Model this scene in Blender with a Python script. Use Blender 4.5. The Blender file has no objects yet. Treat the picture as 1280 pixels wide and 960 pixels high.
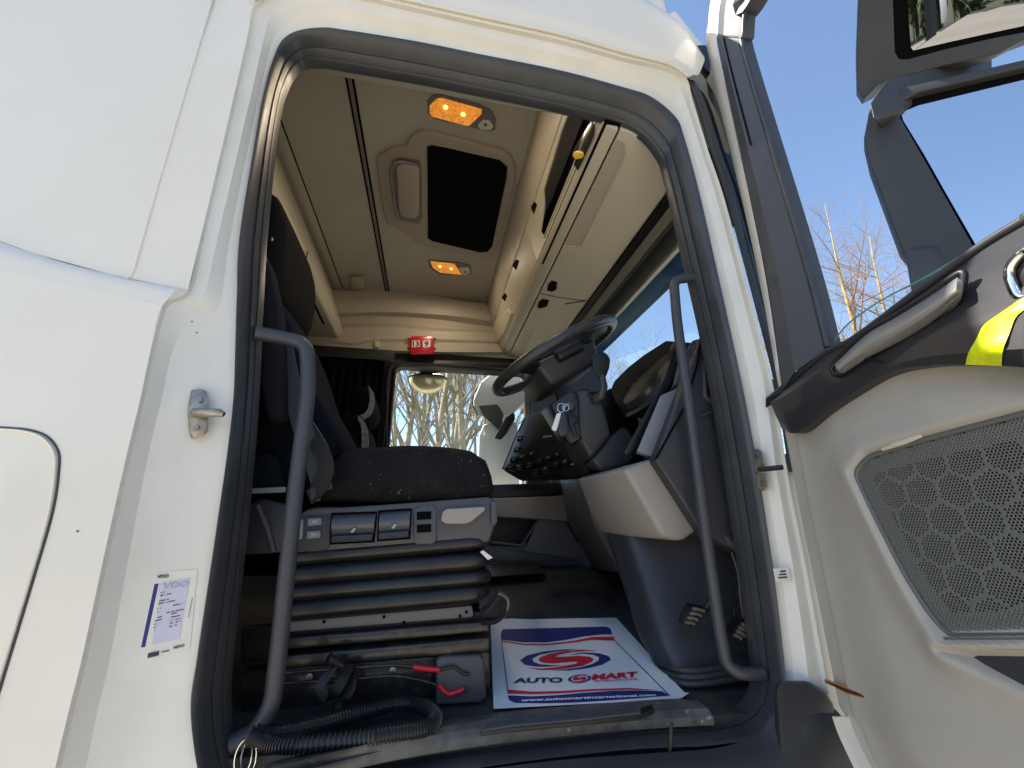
import bpy, bmesh, math, random
from mathutils import Vector, Matrix, noise
from mathutils.geometry import tessellate_polygon
R = math.radians
random.seed(7)
scene = bpy.context.scene
COL = scene.collection
# ------------------------------------------------------------------ camera
ZC = 1.85
FPX = 534.0                                   # focal length in photograph pixels (1280 wide)
TH = math.atan(170 / 534); AL = math.atan(105 / 560.4)
cam_d = bpy.data.cameras.new('camera'); cam = bpy.data.objects.new('camera', cam_d); COL.objects.link(cam)
cam_d.sensor_width = 36; cam_d.lens = FPX / 1280 * 36; cam_d.clip_end = 2000; cam_d.clip_start = .02
cam.location = (0, 0, ZC); cam.rotation_euler = (math.pi / 2 + TH, 0, -AL)
scene.camera = cam
# ------------------------------------------------------------------ world, sun, exposure
SUN_AZ = math.atan2(-.90, .32); SUN_EL = R(48)   # azimuth from +Y towards +X
w = bpy.data.worlds.new('World'); scene.world = w; w.use_nodes = True
nt = w.node_tree; bg = nt.nodes['Background']
sk = nt.nodes.new('ShaderNodeTexSky'); sk.sky_type = 'NISHITA'; sk.sun_disc = False
sk.sun_elevation = SUN_EL; sk.sun_rotation = SUN_AZ; sk.air_density = 1.0; sk.dust_density = .6; sk.ozone_density = 1.4
nt.links.new(sk.outputs[0], bg.inputs[0]); bg.inputs[1].default_value = .12
sd = bpy.data.lights.new('sun', 'SUN'); sd.energy = 5.0; sd.angle = R(.53); sd.color = (1, .94, .85)
so = bpy.data.objects.new('sun', sd); COL.objects.link(so)
sdir = Vector((math.cos(SUN_EL) * math.sin(SUN_AZ), math.cos(SUN_EL) * math.cos(SUN_AZ), math.sin(SUN_EL)))
so.rotation_euler = sdir.to_track_quat('Z', 'Y').to_euler(); so.location = (0, 0, 30)
vs = scene.view_settings; vs.view_transform = 'Standard'; vs.look = 'None'; vs.exposure = 1.26; vs.gamma = 1
vs.use_curve_mapping = False
scene.cycles.max_bounces = 10; scene.cycles.diffuse_bounces = 6; scene.cycles.transparent_max_bounces = 16
scene.cycles.sample_clamp_indirect = 6

# ------------------------------------------------------------------ pixel -> place
def ray(x, y):
    cx = x - 640; cy = 480 - y
    fw = FPX * math.cos(TH) - cy * math.sin(TH); up = FPX * math.sin(TH) + cy * math.cos(TH)
    return Vector((fw * math.sin(AL) + cx * math.cos(AL), fw * math.cos(AL) - cx * math.sin(AL), up))
CP = Vector((0, 0, ZC))
def aY(x, y, Y): r = ray(x, y); return CP + r * (Y / r.y)
def aX(x, y, X): r = ray(x, y); return CP + r * (X / r.x)
def aZ(x, y, Z): r = ray(x, y); return CP + r * (Z / r.z)       # Z relative to the camera height
def P(X, Y, Z): return Vector((X, Y, Z + ZC))                    # Z relative to the camera height
def aP(x, y, p0, n): r = ray(x, y); return CP + r * ((p0 - CP).dot(n) / r.dot(n))
def YS(pts, Y): return [aY(x, y, Y) for x, y in pts]
HP = P(.835, .885, 0); DPHI = R(4)
DU = Vector((-math.sin(DPHI), -math.cos(DPHI), 0)); DN = Vector((-math.cos(DPHI), math.sin(DPHI), 0))
def aD(x, y, wd=0.0): return aP(x, y, HP + DN * wd, DN)
def DS(pts, wd=0.0): return [aD(x, y, wd) for x, y in pts]
def duz(p): q = p - HP; return q.dot(DU), q.z
def dpos(u, z, wd): return HP + DU * u + Vector((0, 0, z)) + DN * wd

# ------------------------------------------------------------------ materials
def M(name, col, rough=.5, metal=0, bump=None, var=None, coat=0, spec=.5, spots=None, trans=0, emit=None, sheen=0):
    m = bpy.data.materials.new(name); m.use_nodes = True; t = m.node_tree; b = t.nodes['Principled BSDF']
    b.inputs['Base Color'].default_value = (*col, 1); b.inputs['Roughness'].default_value = rough
    b.inputs['Metallic'].default_value = metal; b.inputs['Coat Weight'].default_value = coat
    b.inputs['Coat Roughness'].default_value = .08; b.inputs['Specular IOR Level'].default_value = spec
    b.inputs['Transmission Weight'].default_value = trans; b.inputs['Sheen Weight'].default_value = sheen
    tc = t.nodes.new('ShaderNodeTexCoord')
    def nz(scale, detail=4, rg=.6):
        n = t.nodes.new('ShaderNodeTexNoise'); n.inputs['Scale'].default_value = scale
        n.inputs['Detail'].default_value = detail; n.inputs['Roughness'].default_value = rg
        t.links.new(tc.outputs['Object'], n.inputs['Vector']); return n
    cur = None
    if var:
        n = nz(var[0]); mr = t.nodes.new('ShaderNodeMapRange'); mr.inputs['From Min'].default_value = .3; mr.inputs['From Max'].default_value = .7
        mr.inputs['To Min'].default_value = 0; mr.inputs['To Max'].default_value = 1
        mx = t.nodes.new('ShaderNodeMix'); mx.data_type = 'RGBA'
        c2 = var[2] if len(var) > 2 else tuple(c * (1 - var[1]) for c in col)
        mx.inputs['A'].default_value = (*col, 1); mx.inputs['B'].default_value = (*c2, 1)
        t.links.new(n.outputs[0], mr.inputs[0]); t.links.new(mr.outputs[0], mx.inputs['Factor'])
        if len(var) > 3:
            mr.inputs['From Min'].default_value = var[3]; mr.inputs['From Max'].default_value = var[4]
        cur = mx.outputs['Result']; t.links.new(cur, b.inputs['Base Color'])
        rr = t.nodes.new('ShaderNodeMapRange'); rr.inputs['To Min'].default_value = rough * .8; rr.inputs['To Max'].default_value = min(1, rough * 1.25)
        n2 = nz(var[0] * 2.3); t.links.new(n2.outputs[0], rr.inputs[0]); t.links.new(rr.outputs[0], b.inputs['Roughness'])
    if spots:                                    # small light specks: lint, dust, chips
        n = nz(spots[0], 2, .5); mr = t.nodes.new('ShaderNodeMapRange'); mr.inputs['From Min'].default_value = spots[1]; mr.inputs['From Max'].default_value = spots[1] + .05
        mx = t.nodes.new('ShaderNodeMix'); mx.data_type = 'RGBA'
        if cur: t.links.new(cur, mx.inputs['A'])
        else: mx.inputs['A'].default_value = (*col, 1)
        mx.inputs['B'].default_value = (*spots[2], 1)
        t.links.new(n.outputs[0], mr.inputs[0]); t.links.new(mr.outputs[0], mx.inputs['Factor']); t.links.new(mx.outputs['Result'], b.inputs['Base Color'])
    if bump:
        n = nz(bump[0], 3); bp = t.nodes.new('ShaderNodeBump'); bp.inputs['Strength'].default_value = bump[1]; bp.inputs['Distance'].default_value = bump[2] if len(bump) > 2 else .002
        t.links.new(n.outputs[0], bp.inputs['Height']); t.links.new(bp.outputs[0], b.inputs['Normal'])
    if emit:
        b.inputs['Emission Color'].default_value = (*emit[0], 1); b.inputs['Emission Strength'].default_value = emit[1]
    return m
PAINT = M('white_paint', (.79, .745, .645), .36, coat=.55, bump=(260, .10, .0006), var=(2.2, .05, (.735, .69, .595)))
JAMB = M('jamb_paint', (.76, .735, .665), .38, coat=.3, bump=(300, .05, .0006), var=(5, .1, (.66, .64, .57)), spots=(45, .79, (.42, .36, .27)))
RUBBER = M('black_rubber', (.032, .035, .040), .36, bump=(160, .12, .0008), var=(9, .3, (.052, .054, .056)))
BLACK = M('black_plastic', (.008, .008, .009), .46, bump=(700, .15, .0004))
BLACKM = M('black_matte', (.003, .003, .0035), .95, spec=.1)
CHAR = M('charcoal_plastic', (.034, .035, .040), .46, bump=(900, .25, .0005), var=(14, .2))
GREYP = M('grey_plastic', (.075, .077, .083), .45, bump=(900, .2, .0005), var=(12, .2))
SILV = M('silver_grey_trim', (.19, .20, .225), .36, bump=(900, .05, .0003))
HEAD = M('headliner_fabric', (.41, .385, .315), .95, bump=(1200, .5, .0008), var=(3, .07))
BEIGE = M('beige_plastic', (.43, .375, .30), .5, bump=(800, .18, .0005), var=(5, .06))
BEIGE2 = M('light_beige_plastic', (.52, .47, .36), .48, bump=(800, .15, .0005), var=(5, .05))
DOORC = M('door_card', (.385, .36, .315), .52, bump=(650, .3, .0006), var=(6, .1))
KNEE = M('knee_panel', (.33, .29, .25), .5, bump=(700, .15, .0005), var=(6, .07))
TAUPE = M('taupe_plastic', (.17, .155, .145), .52, bump=(700, .15, .0005), var=(7, .12))
SEATF = M('seat_fabric', (.011, .0105, .011), .95, spec=.15, bump=(380, .8, .002), var=(18, .4, (.02, .019, .019)), spots=(110, .70, (.16, .155, .15)))
NAVY = M('navy_fabric', (.005, .007, .012), .95, spec=.1, bump=(500, .5, .001))
BELT = M('seat_belt_webbing', (.045, .05, .06), .7, bump=(600, .4, .0008))
CURT = M('curtain_fabric', (.004, .004, .005), .95, spec=.1, bump=(200, .3, .001))
VINYL = M('black_vinyl', (.008, .0085, .0095), .30, bump=(260, .35, .0012), var=(15, .3, (.018, .0175, .017)))
STEELB = M('black_steel', (.012, .0115, .011), .33, metal=.0, coat=.3, bump=(150, .25, .001), var=(40, .5, (.07, .055, .038), .52, .75))
HANDLE = M('handle_coating', (.045, .048, .056), .42, bump=(700, .25, .0006), var=(16, .35, (.075, .075, .078), .55, .8))
STEEL = M('worn_steel', (.42, .40, .36), .36, metal=.9, bump=(120, .2, .001), var=(60, .5, (.25, .2, .14)))
CHROME = M('chrome', (.7, .7, .7), .14, metal=1)
MIRROR = M('mirror_glass', (.66, .69, .73), .015, metal=1)
FLOORM = M('floor_mat', (.022, .022, .023), .72, bump=(240, .5, .002), var=(22, .5, (.045, .043, .04)), spots=(70, .74, (.16, .15, .13)))
TUNNEL = M('tunnel_mat', (.032, .032, .036), .6, bump=(300, .4, .0012), var=(9, .3))
SILL = M('sill_aluminium', (.115, .118, .122), .42, metal=.2, bump=(260, .25, .001), var=(26, .4, (.045, .045, .046)), spots=(50, .70, (.24, .24, .23)))
PAPER = M('paper', (.70, .755, .79), .6, bump=(30, .12, .003))
INKB = M('ink_blue', (.012, .022, .17), .5); INKN = M('ink_navy', (.008, .016, .075), .5); INKR = M('ink_red', (.62, .012, .035), .5)
INKW = M('ink_white', (.75, .79, .82), .55); INKK = M('ink_dark', (.03, .03, .05), .6)
RED = M('red_plastic', (.55, .006, .018), .3, coat=.3); REDS = M('red_sleeve', (.62, .012, .03), .35, bump=(200, .2, .001))
TAPE = M('fluorescent_tape', (.80, .86, .008), .45, var=(55, .3, (.50, .60, .01)), bump=(60, .3, .001))
LAV = M('lavender_label', (.56, .55, .66), .6); LABW = M('label_white', (.74, .73, .68), .45)
COPPER_TONE = M('copper_tone', (.78, .33, .14), .28, metal=1, bump=(90, .3, .001))
AMBER = M('amber_lens', (.8, .33, .05), .25, bump=(300, .6, .002))
def amber_nodes():
    t = AMBER.node_tree; b = t.nodes['Principled BSDF']; tc = t.nodes['Texture Coordinate']
    v = t.nodes.new('ShaderNodeTexVoronoi'); v.inputs['Scale'].default_value = 110; t.links.new(tc.outputs['Object'], v.inputs['Vector'])
    r = t.nodes.new('ShaderNodeMapRange'); r.inputs['From Max'].default_value = .7; r.inputs['To Min'].default_value = .42; r.inputs['To Max'].default_value = .14
    t.links.new(v.outputs['Distance'], r.inputs[0]); t.links.new(r.outputs[0], b.inputs['Emission Strength']); b.inputs['Emission Color'].default_value = (1, .33, .045, 1)
amber_nodes()
BULB = M('amber_bulb', (1, .6, .1), .3, emit=((1, .60, .12), 1.6))
CLEARL = M('clear_lens', (.62, .6, .5), .18, bump=(300, .5, .002))
HATCH = M('hatch_blind', (.0015, .0015, .002), .95, spec=.1)
LETW = M('icon_print', (.32, .36, .42), .5)
YELLOW = M('yellow_cap', (.75, .5, .02), .4)
def glass(name, tint, rough=0.0, mixf=.92):
    m = bpy.data.materials.new(name); m.use_nodes = True; t = m.node_tree; t.nodes.clear()
    o = t.nodes.new('ShaderNodeOutputMaterial'); tr = t.nodes.new('ShaderNodeBsdfTransparent'); gl = t.nodes.new('ShaderNodeBsdfGlossy')
    lw = t.nodes.new('ShaderNodeLayerWeight'); lw.inputs[0].default_value = .5; pw = t.nodes.new('ShaderNodeMath'); pw.operation = 'POWER'; pw.inputs[1].default_value = 4.5
    fr = t.nodes.new('ShaderNodeMapRange'); fr.inputs['To Min'].default_value = .02; fr.inputs['To Max'].default_value = .9
    t.links.new(lw.outputs['Facing'], pw.inputs[0]); t.links.new(pw.outputs[0], fr.inputs[0]); mx = t.nodes.new('ShaderNodeMixShader')
    tr.inputs[0].default_value = (*tint, 1); gl.inputs['Roughness'].default_value = rough
    t.links.new(fr.outputs[0], mx.inputs[0]); t.links.new(tr.outputs[0], mx.inputs[1]); t.links.new(gl.outputs[0], mx.inputs[2]); t.links.new(mx.outputs[0], o.inputs[0])
    return m
GLASS = glass('window_glass', (.95, .98, .98)); GLASSE = M('glass_edge', (.10, .30, .28), .2)
VISOR = glass('smoked_visor', (.15, .20, .21))

# ------------------------------------------------------------------ mesh helpers
WL = {}
def link(name, me, mat, parent=None, ang=38, smooth=True):
    o = bpy.data.objects.new(name, me); COL.objects.link(o)
    if mat: me.materials.append(mat)
    n = len(me.vertices)
    co = [0.0] * (3 * n); me.vertices.foreach_get('co', co)
    c = Vector([(min(co[k::3]) + max(co[k::3])) / 2 for k in range(3)]) if n else Vector()
    me.transform(Matrix.Translation(-c))
    WL[o] = c
    if parent is not None: o.parent = parent; o.location = c - WL[parent]
    else: o.location = c
    if smooth:
        me.polygons.foreach_set('use_smooth', [True] * len(me.polygons)); me.set_sharp_from_angle(angle=R(ang))
    return o
def empty(name, loc):
    o = bpy.data.objects.new(name, None); COL.objects.link(o); o.location = loc; WL[o] = Vector(loc); o.empty_display_size = .2; return o
def tag(o, label, cat, group=None, kind=None):
    if label: o['label'] = label
    if cat: o['category'] = cat
    if group: o['group'] = group
    if kind: o['kind'] = kind
    return o
def fin(bm, name, mat, parent, bevel=0, seg=2, ang=38, bang=25):
    bmesh.ops.remove_doubles(bm, verts=bm.verts, dist=1e-6)
    bmesh.ops.recalc_face_normals(bm, faces=bm.faces)
    if bevel:
        bm.normal_update()
        es = [e for e in bm.edges if len(e.link_faces) == 2 and e.calc_face_angle(0) > R(bang)]
        if es: bmesh.ops.bevel(bm, geom=es, offset=bevel, segments=seg, profile=.5, affect='EDGES', clamp_overlap=True)
    me = bpy.data.meshes.new(name); bm.to_mesh(me); bm.free()
    return link(name, me, mat, parent, ang)
def slab(name, pts, ext, mat, parent, bevel=0, seg=2):
    bm = bmesh.new(); a = [bm.verts.new(p) for p in pts]; b = [bm.verts.new(p + ext) for p in pts]; n = len(pts)
    bm.faces.new(a); bm.faces.new(b[::-1])
    for i in range(n): bm.faces.new((a[i], b[i], b[(i + 1) % n], a[(i + 1) % n]))
    return fin(bm, name, mat, parent, bevel, seg)
def hull(name, pts, mat, parent, bevel=0, seg=2):
    bm = bmesh.new()
    for p in pts: bm.verts.new(p)
    r = bmesh.ops.convex_hull(bm, input=bm.verts)
    dead = [v for v in bm.verts if not v.link_faces]
    bmesh.ops.delete(bm, geom=dead, context='VERTS')
    bmesh.ops.dissolve_limit(bm, angle_limit=R(2), verts=bm.verts, edges=bm.edges)
    return fin(bm, name, mat, parent, bevel, seg)
def box(name, lo, hi, mat, parent, bevel=0, seg=2, rot=None):
    bm = bmesh.new(); lo = Vector(lo); hi = Vector(hi); c = (lo + hi) / 2
    r = bmesh.ops.create_cube(bm, size=1)
    for v in bm.verts:
        q = Vector((v.co.x * (hi.x - lo.x), v.co.y * (hi.y - lo.y), v.co.z * (hi.z - lo.z)))
        if rot: q = rot @ q
        v.co = c + q
    return fin(bm, name, mat, parent, bevel, seg)
def B(x0, x1, y0, y1, z0, z1): return P(x0, y0, z0), P(x1, y1, z1)
def crs(pts, n, closed=False):
    """n samples along a Catmull-Rom curve through pts"""
    k = len(pts); out = []
    segs = k if closed else k - 1
    tot = n if closed else n - 1
    for i in range(n):
        s = i / tot * segs; j = min(int(s), segs - 1); t = s - j
        g = (lambda q: pts[q % k]) if closed else (lambda q: pts[max(0, min(k - 1, q))])
        p0, p1, p2, p3 = g(j - 1), g(j), g(j + 1), g(j + 2)
        if not closed:
            if j == 0: p0 = p1 * 2 - p2
            if j == segs - 1: p3 = p2 * 2 - p1
        out.append(.5 * ((2 * p1) + (p2 - p0) * t + (2 * p0 - 5 * p1 + 4 * p2 - p3) * t * t + (3 * p1 - p0 - 3 * p2 + p3) * t ** 3))
    return out
def rnd(pts, r=.3, k=4):
    """round the corners of a polyline: r = share of the shorter leg"""
    out = [pts[0]]
    for i in range(1, len(pts) - 1):
        a, b, c = pts[i - 1], pts[i], pts[i + 1]; m = min((a - b).length, (c - b).length) * r
        p = b + (a - b).normalized() * m; q = b + (c - b).normalized() * m
        for s in range(k + 1):
            t = s / k; out.append(p * (1 - t) ** 2 + b * 2 * t * (1 - t) + q * t * t)
    out.append(pts[-1]); return out
def tube_bm(bm, pts, r, n=10, closed=False, squash=None):
    k = len(pts); rs = r if isinstance(r, (list, tuple)) else [r] * k
    rings = []; up = None
    for i in range(k):
        a = pts[(i - 1) % k] if (closed or i) else pts[0]; b = pts[(i + 1) % k] if (closed or i < k - 1) else pts[-1]
        t = (b - a).normalized()
        if up is None:
            up = t.orthogonal().normalized()
        up = (up - t * up.dot(t)).normalized(); sd_ = t.cross(up)
        rings.append([bm.verts.new(pts[i] + (up * math.cos(2 * math.pi * j / n) + sd_ * math.sin(2 * math.pi * j / n)) * rs[i]) for j in range(n)])
    for i in range(k if closed else k - 1):
        A, C = rings[i], rings[(i + 1) % k]
        for j in range(n): bm.faces.new((A[j], A[(j + 1) % n], C[(j + 1) % n], C[j]))
    if not closed: bm.faces.new(rings[0][::-1]); bm.faces.new(rings[-1])
def tube(name, pts, r, mat, parent, n=10, closed=False):
    bm = bmesh.new(); tube_bm(bm, pts, r, n, closed); return fin(bm, name, mat, parent, ang=60)
def ribbon(name, pts, width, thick, mat, parent, wdir):
    """flat strap along pts; wdir = direction of its width"""
    bm = bmesh.new(); k = len(pts); rows = []
    for i in range(k):
        t = (pts[min(k - 1, i + 1)] - pts[max(0, i - 1)]).normalized(); wv = (wdir - t * wdir.dot(t)).normalized(); nn = t.cross(wv)
        rows.append([bm.verts.new(pts[i] + wv * sx * width / 2 + nn * sz * thick / 2) for sx, sz in ((-1, -1), (1, -1), (1, 1), (-1, 1))])
    for i in range(k - 1):
        for j in range(4): bm.faces.new((rows[i][j], rows[i][(j + 1) % 4], rows[i + 1][(j + 1) % 4], rows[i + 1][j]))
    bm.faces.new(rows[0][::-1]); bm.faces.new(rows[-1])
    return fin(bm, name, mat, parent)
def loft(name, lines, mat, parent, na=40, nc=1, ext=None, closed=False, curve=True, bevel=0, ang=30, smooth_across=False):
    """grid through lines (each a polyline of the same count); na samples along, nc spans between lines"""
    L = [crs(l, na, closed) if curve else [Vector(p) for p in l] for l in lines]
    na = len(L[0])
    rows = []
    if smooth_across:
        cols = [crs([l[i] for l in L], (len(L) - 1) * nc + 1) for i in range(na)]
        rows = [[cols[i][j] for i in range(na)] for j in range(len(cols[0]))]
    else:
        for a, b in zip(L[:-1], L[1:]):
            for s in range(nc): rows.append([p.lerp(q, s / nc) for p, q in zip(a, b)])
        rows.append(L[-1])
    bm = bmesh.new(); V_ = [[bm.verts.new(p) for p in r] for r in rows]
    m = na if closed else na - 1
    for a, b in zip(V_[:-1], V_[1:]):
        for i in range(m): bm.faces.new((a[i], a[(i + 1) % na], b[(i + 1) % na], b[i]))
    if ext is not None:
        W_ = [[bm.verts.new(p + ext) for p in r] for r in rows]
        for a, b in zip(W_[:-1], W_[1:]):
            for i in range(m): bm.faces.new((b[i], b[(i + 1) % na], a[(i + 1) % na], a[i]))
        for a, b in ((V_[0], W_[0]), (W_[-1], V_[-1])):
            for i in range(m): bm.faces.new((b[i], b[(i + 1) % na], a[(i + 1) % na], a[i]))
        if not closed:
            for j in range(len(rows) - 1):
                bm.faces.new((V_[j][0], V_[j + 1][0], W_[j + 1][0], W_[j][0])); bm.faces.new((W_[j][-1], W_[j + 1][-1], V_[j + 1][-1], V_[j][-1]))
    return fin(bm, name, mat, parent, bevel, ang=ang)
def rrect(cx, cy, w_, h_, r, k=6):
    out = []
    for qx, qy, a0 in ((1, 1, 0), (-1, 1, 90), (-1, -1, 180), (1, -1, 270)):
        for i in range(k + 1):
            a = R(a0 + 90 * i / k); out.append((cx + qx * (w_ / 2 - r) + r * math.cos(a), cy + qy * (h_ / 2 - r) + r * math.sin(a)))
    return out
def disc(name, c, nrm, r, depth, mat, parent, n=16, bevel=0):
    nrm = nrm.normalized(); u = nrm.orthogonal().normalized(); v = nrm.cross(u)
    return slab(name, [c + (u * math.cos(2 * math.pi * i / n) + v * math.sin(2 * math.pi * i / n)) * r for i in range(n)], nrm * depth, mat, parent, bevel)
def text_bm(txt, offset=0.0, shear=0.0, spacing=1.0):
    cu = bpy.data.curves.new('t', 'FONT'); cu.body = txt; cu.size = 1; cu.offset = offset; cu.shear = shear; cu.space_character = spacing; cu.resolution_u = 3
    ob = bpy.data.objects.new('t', cu); COL.objects.link(ob)
    dg = bpy.context.evaluated_depsgraph_get(); me = bpy.data.meshes.new_from_object(ob.evaluated_get(dg))
    bpy.data.objects.remove(ob); bm = bmesh.new(); bm.from_mesh(me); bpy.data.meshes.remove(me)
    xs = [v.co.x for v in bm.verts]; ys = [v.co.y for v in bm.verts]
    return bm, min(xs), max(xs), min(ys), max(ys)
def text_on(name, txt, f, mat, parent, offset=0.0, shear=0.0, spacing=1.0, cap=False):
    """f(s, t): s, t in 0..1 across the text box -> point"""
    bm, x0, x1, y0, y1 = text_bm(txt, offset, shear, spacing)
    for v in bm.verts: v.co = f((v.co.x - x0) / (x1 - x0), (v.co.y - y0) / (y1 - y0))
    me = bpy.data.meshes.new(name); bm.to_mesh(me); bm.free()
    return link(name, me, mat, parent, smooth=False)
def quadmap(a, b, c, d):
    """bilinear: a = bottom left, b = bottom right, c = top right, d = top left"""
    return lambda s, t: a * (1 - s) * (1 - t) + b * s * (1 - t) + c * s * t + d * (1 - s) * t
def flat(name, pts, mat, parent):
    """one thin printed patch"""
    me = bpy.data.meshes.new(name); tris = tessellate_polygon([pts]); me.from_pydata(pts, [], tris)
    return link(name, me, mat, parent, smooth=False)
YY = Vector((0, 1, 0))
# ================================================================== ground and surroundings base
def ground_sheet(name, x0, x1, y0, y1, z, mat, n=40, amp=0.0):
    bm = bmesh.new(); g = []
    for j in range(n + 1):
        g.append([bm.verts.new((x0 + (x1 - x0) * i / n, y0 + (y1 - y0) * j / n, z + amp * noise.noise(Vector((i * .7, j * .7, 0))))) for i in range(n + 1)])
    for j in range(n):
        for i in range(n): bm.faces.new((g[j][i], g[j][i + 1], g[j + 1][i + 1], g[j + 1][i]))
    o = fin(bm, name, mat, None); o['kind'] = 'structure'; return o
YARD = M('yard_concrete', (.47, .415, .33), .9, bump=(6, .5, .02), var=(.5, .3, (.38, .335, .27)))
ROADM = M('asphalt', (.075, .073, .07), .9, bump=(25, .5, .01), var=(1.2, .3, (.10, .095, .09)))
VERGE = M('verge_grass', (.10, .11, .045), .95, bump=(9, .8, .05), var=(.8, .4, (.16, .13, .07)))
ground_sheet('ground', -400, 400, -400, 400, 0, VERGE, 60)
ground_sheet('yard', -26, 30, -16, 7.0, .012, YARD, 30)
ground_sheet('road', -160, 160, -26, -17.2, .03, ROADM, 40)

# ================================================================== truck shell
truck = tag(empty('truck', (-.2, 2.1, 0)), 'white cab-over truck with its driver door standing open', 'truck')
YU, YL, YJ, YSO, YSI = .90, .880, .918, .948, .99
# (E, J, S) triples round the door opening, photograph pixels; E outer edge, J crease, S seal edge
LOW = [((52, 1040), (92, 1020), (262, 1010)), ((69, 960), (108, 955), (247, 949)), ((88, 880), (123, 884), (240, 880)), ((103, 820), (138, 820), (248, 820)),
       ((131, 690), (162, 690), (269, 680)), ((158, 570), (186, 565), (285, 570)), ((175, 500), (203, 495), (293, 500)), ((190, 430), (215, 440), (295, 440)), ((203, 382), (238, 388), (296, 400))]
UPP = [((235, 362), (256, 366), (297, 372)), ((250, 300), (272, 297), (300, 300)), ((276, 190), (297, 190), (318, 190)), ((298, 95), (318, 100), (331, 120)), ((310, 42), (331, 42), (344, 74))]
TOP = [((318, 6), (338, 22), (356, 52)), ((350, -14), (356, 8), (376, 42)), ((400, -14), (400, 5), (405, 38)), ((430, -10), (430, 10), (430, 40)), ((520, 10), (520, 28), (520, 54)),
       ((600, 28), (600, 45), (600, 70)), ((700, 50), (700, 67), (700, 90)), ((780, 72), (780, 86), (775, 110)), ((832, 84), (826, 98), (812, 122)), ((858, 98), (848, 110), (843, 147))]
RIGHT = [((866, 125), (858, 130), (853, 170)), ((886, 190), (878, 192), (866, 215)), ((906, 250), (897, 252), (879, 268)), ((946, 400), (936, 400), (907, 395)), ((968, 490), (957, 492), (927, 488)),
         ((986, 600), (972, 600), (946, 592)), ((1006, 700), (990, 702), (962, 700)), ((1024, 800), (1005, 802), (974, 800)), ((1036, 868), (1012, 866), (977, 850))]
lowE = [aY(*t[0], YL) for t in LOW]; lowJ = [aY(*t[1], YJ) for t in LOW]; lowS = [aY(*t[2], YSO) for t in LOW]
uppE = [aY(*t[0], YU) for t in UPP]; uppJ = [aY(*t[1], YJ) for t in UPP]; uppS = [aY(*t[2], YSO) for t in UPP]
topE = [aY(*t[0], YU - .004) for t in TOP]; topJ = [aY(*t[1], YJ) for t in TOP]; topS = [aY(*t[2], YSO) for t in TOP]
rgE = [aY(*t[0], YU + .01) for t in RIGHT]; rgJ = [aY(*t[1], YJ) for t in RIGHT]; rgS = [aY(*t[2], YSO) for t in RIGHT]
E_ = lowE + uppE + topE + rgE; J_ = lowJ + uppJ + topJ + rgJ; S_ = lowS + uppS + topS + rgS
E2 = [p + Vector((0, .012, 0)) for p in E_]
def mid(a, b, t): return [p.lerp(q, t) for p, q in zip(a, b)]
jb = mid(J_, S_, .45); jb = [p + Vector((0, .008, 0)) for p in jb]
IN = [p.lerp(q, 1.0) + Vector((0, .06, 0)) for p, q in zip(S_, S_)]
jamb = loft('door_jamb', [E_, mid(E_, E2, 1), J_, jb, S_, IN], JAMB, truck, na=170, nc=2, ang=22)
# side panels
def side_panel(name, left, right, ycrown, nx=14):
    pass
zt = 2.0
edgeU = [P(-.548, YU, zt), P(-.542, YU, 1.6)] + [p.copy() for p in uppE[::-1]]
def crownY(x, z, base): return base + .022 * max(0, (z - ZC - .9)) ** 2 + .012 * ((x + .6) / .9) ** 2
lines = []
for f in (0, .06, .15, .3, .5, .75, 1):
    l = []
    for p in edgeU:
        x = p.x + f * (-1.48 - p.x); l.append(Vector((x, crownY(x, p.z, p.y) if f else p.y, p.z)))
    lines.append(l)
# crease: upper end of the upper panel follows the ledge line
ledU = crs([aY(x, y, YU) for x, y in ((235, 362), (200, 356), (156, 347), (80, 328), (0, 303), (-140, 250), (-320, 190))], 7)
for k, f in enumerate((0, .06, .15, .3, .5, .75, 1)):
    lx = lines[k][-1].x
    # find ledge height at lx
    best = min(range(60), key=lambda i: abs(crs(ledU, 60)[i].x - lx)); lines[k][-1] = Vector((lx, lines[k][-1].y, crs(ledU, 60)[best].z))
up_panel = loft('side_panel', lines, PAINT, truck, na=30, nc=3, ext=Vector((0, .03, 0)), ang=25)
ledge_u = [l[-1].copy() for l in lines]
ledL = crs([aY(x, y, YL) for x, y in ((203, 382), (170, 374), (110, 362), (50, 349), (0, 337), (-140, 300), (-340, 250))], 60)
ledge_l = []
for q in ledge_u:
    i = min(range(60), key=lambda i: abs(ledL[i].x - (q.x - .012))); ledge_l.append(ledL[i])
ledge_m = [a.lerp(b, .5) + Vector((0, -.006, .010)) for a, b in zip(ledge_u, ledge_l)]
lines = []
for k, f in enumerate((0, .06, .15, .3, .5, .75, 1)):
    l = []
    for p in lowE: l.append(Vector((p.x + f * (-1.48 - p.x), YL + (.01 * f * f), p.z)))
    l[-1] = ledge_l[k].copy() if k else lowE[-1].copy()
    lines.append(l)
Ef = crs(E_, 400); i0 = min(range(400), key=lambda i: (Ef[i] - lowE[-1]).length); i1 = min(range(400), key=lambda i: (Ef[i] - uppE[0]).length)
low_panel = loft('side_panel', lines, PAINT, truck, na=40, nc=3, ext=Vector((0, .03, 0)), ang=25)
loft('panel_ledge', [ledge_u, ledge_m, [l[-1] for l in lines]], PAINT, truck, na=40, nc=5, smooth_across=True, ang=60)
pa = crs([lowE[-1], ledge_m[0] if False else (lowE[-1].lerp(uppE[0], .5) + Vector((0, -.006, .010))), uppE[0]], 12); pb = crs(Ef[i0:i1 + 1], 12)
loft('ledge_end', [pa, mid(pa, pb, .5), pb], PAINT, truck, na=12, nc=2, ang=60)
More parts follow.
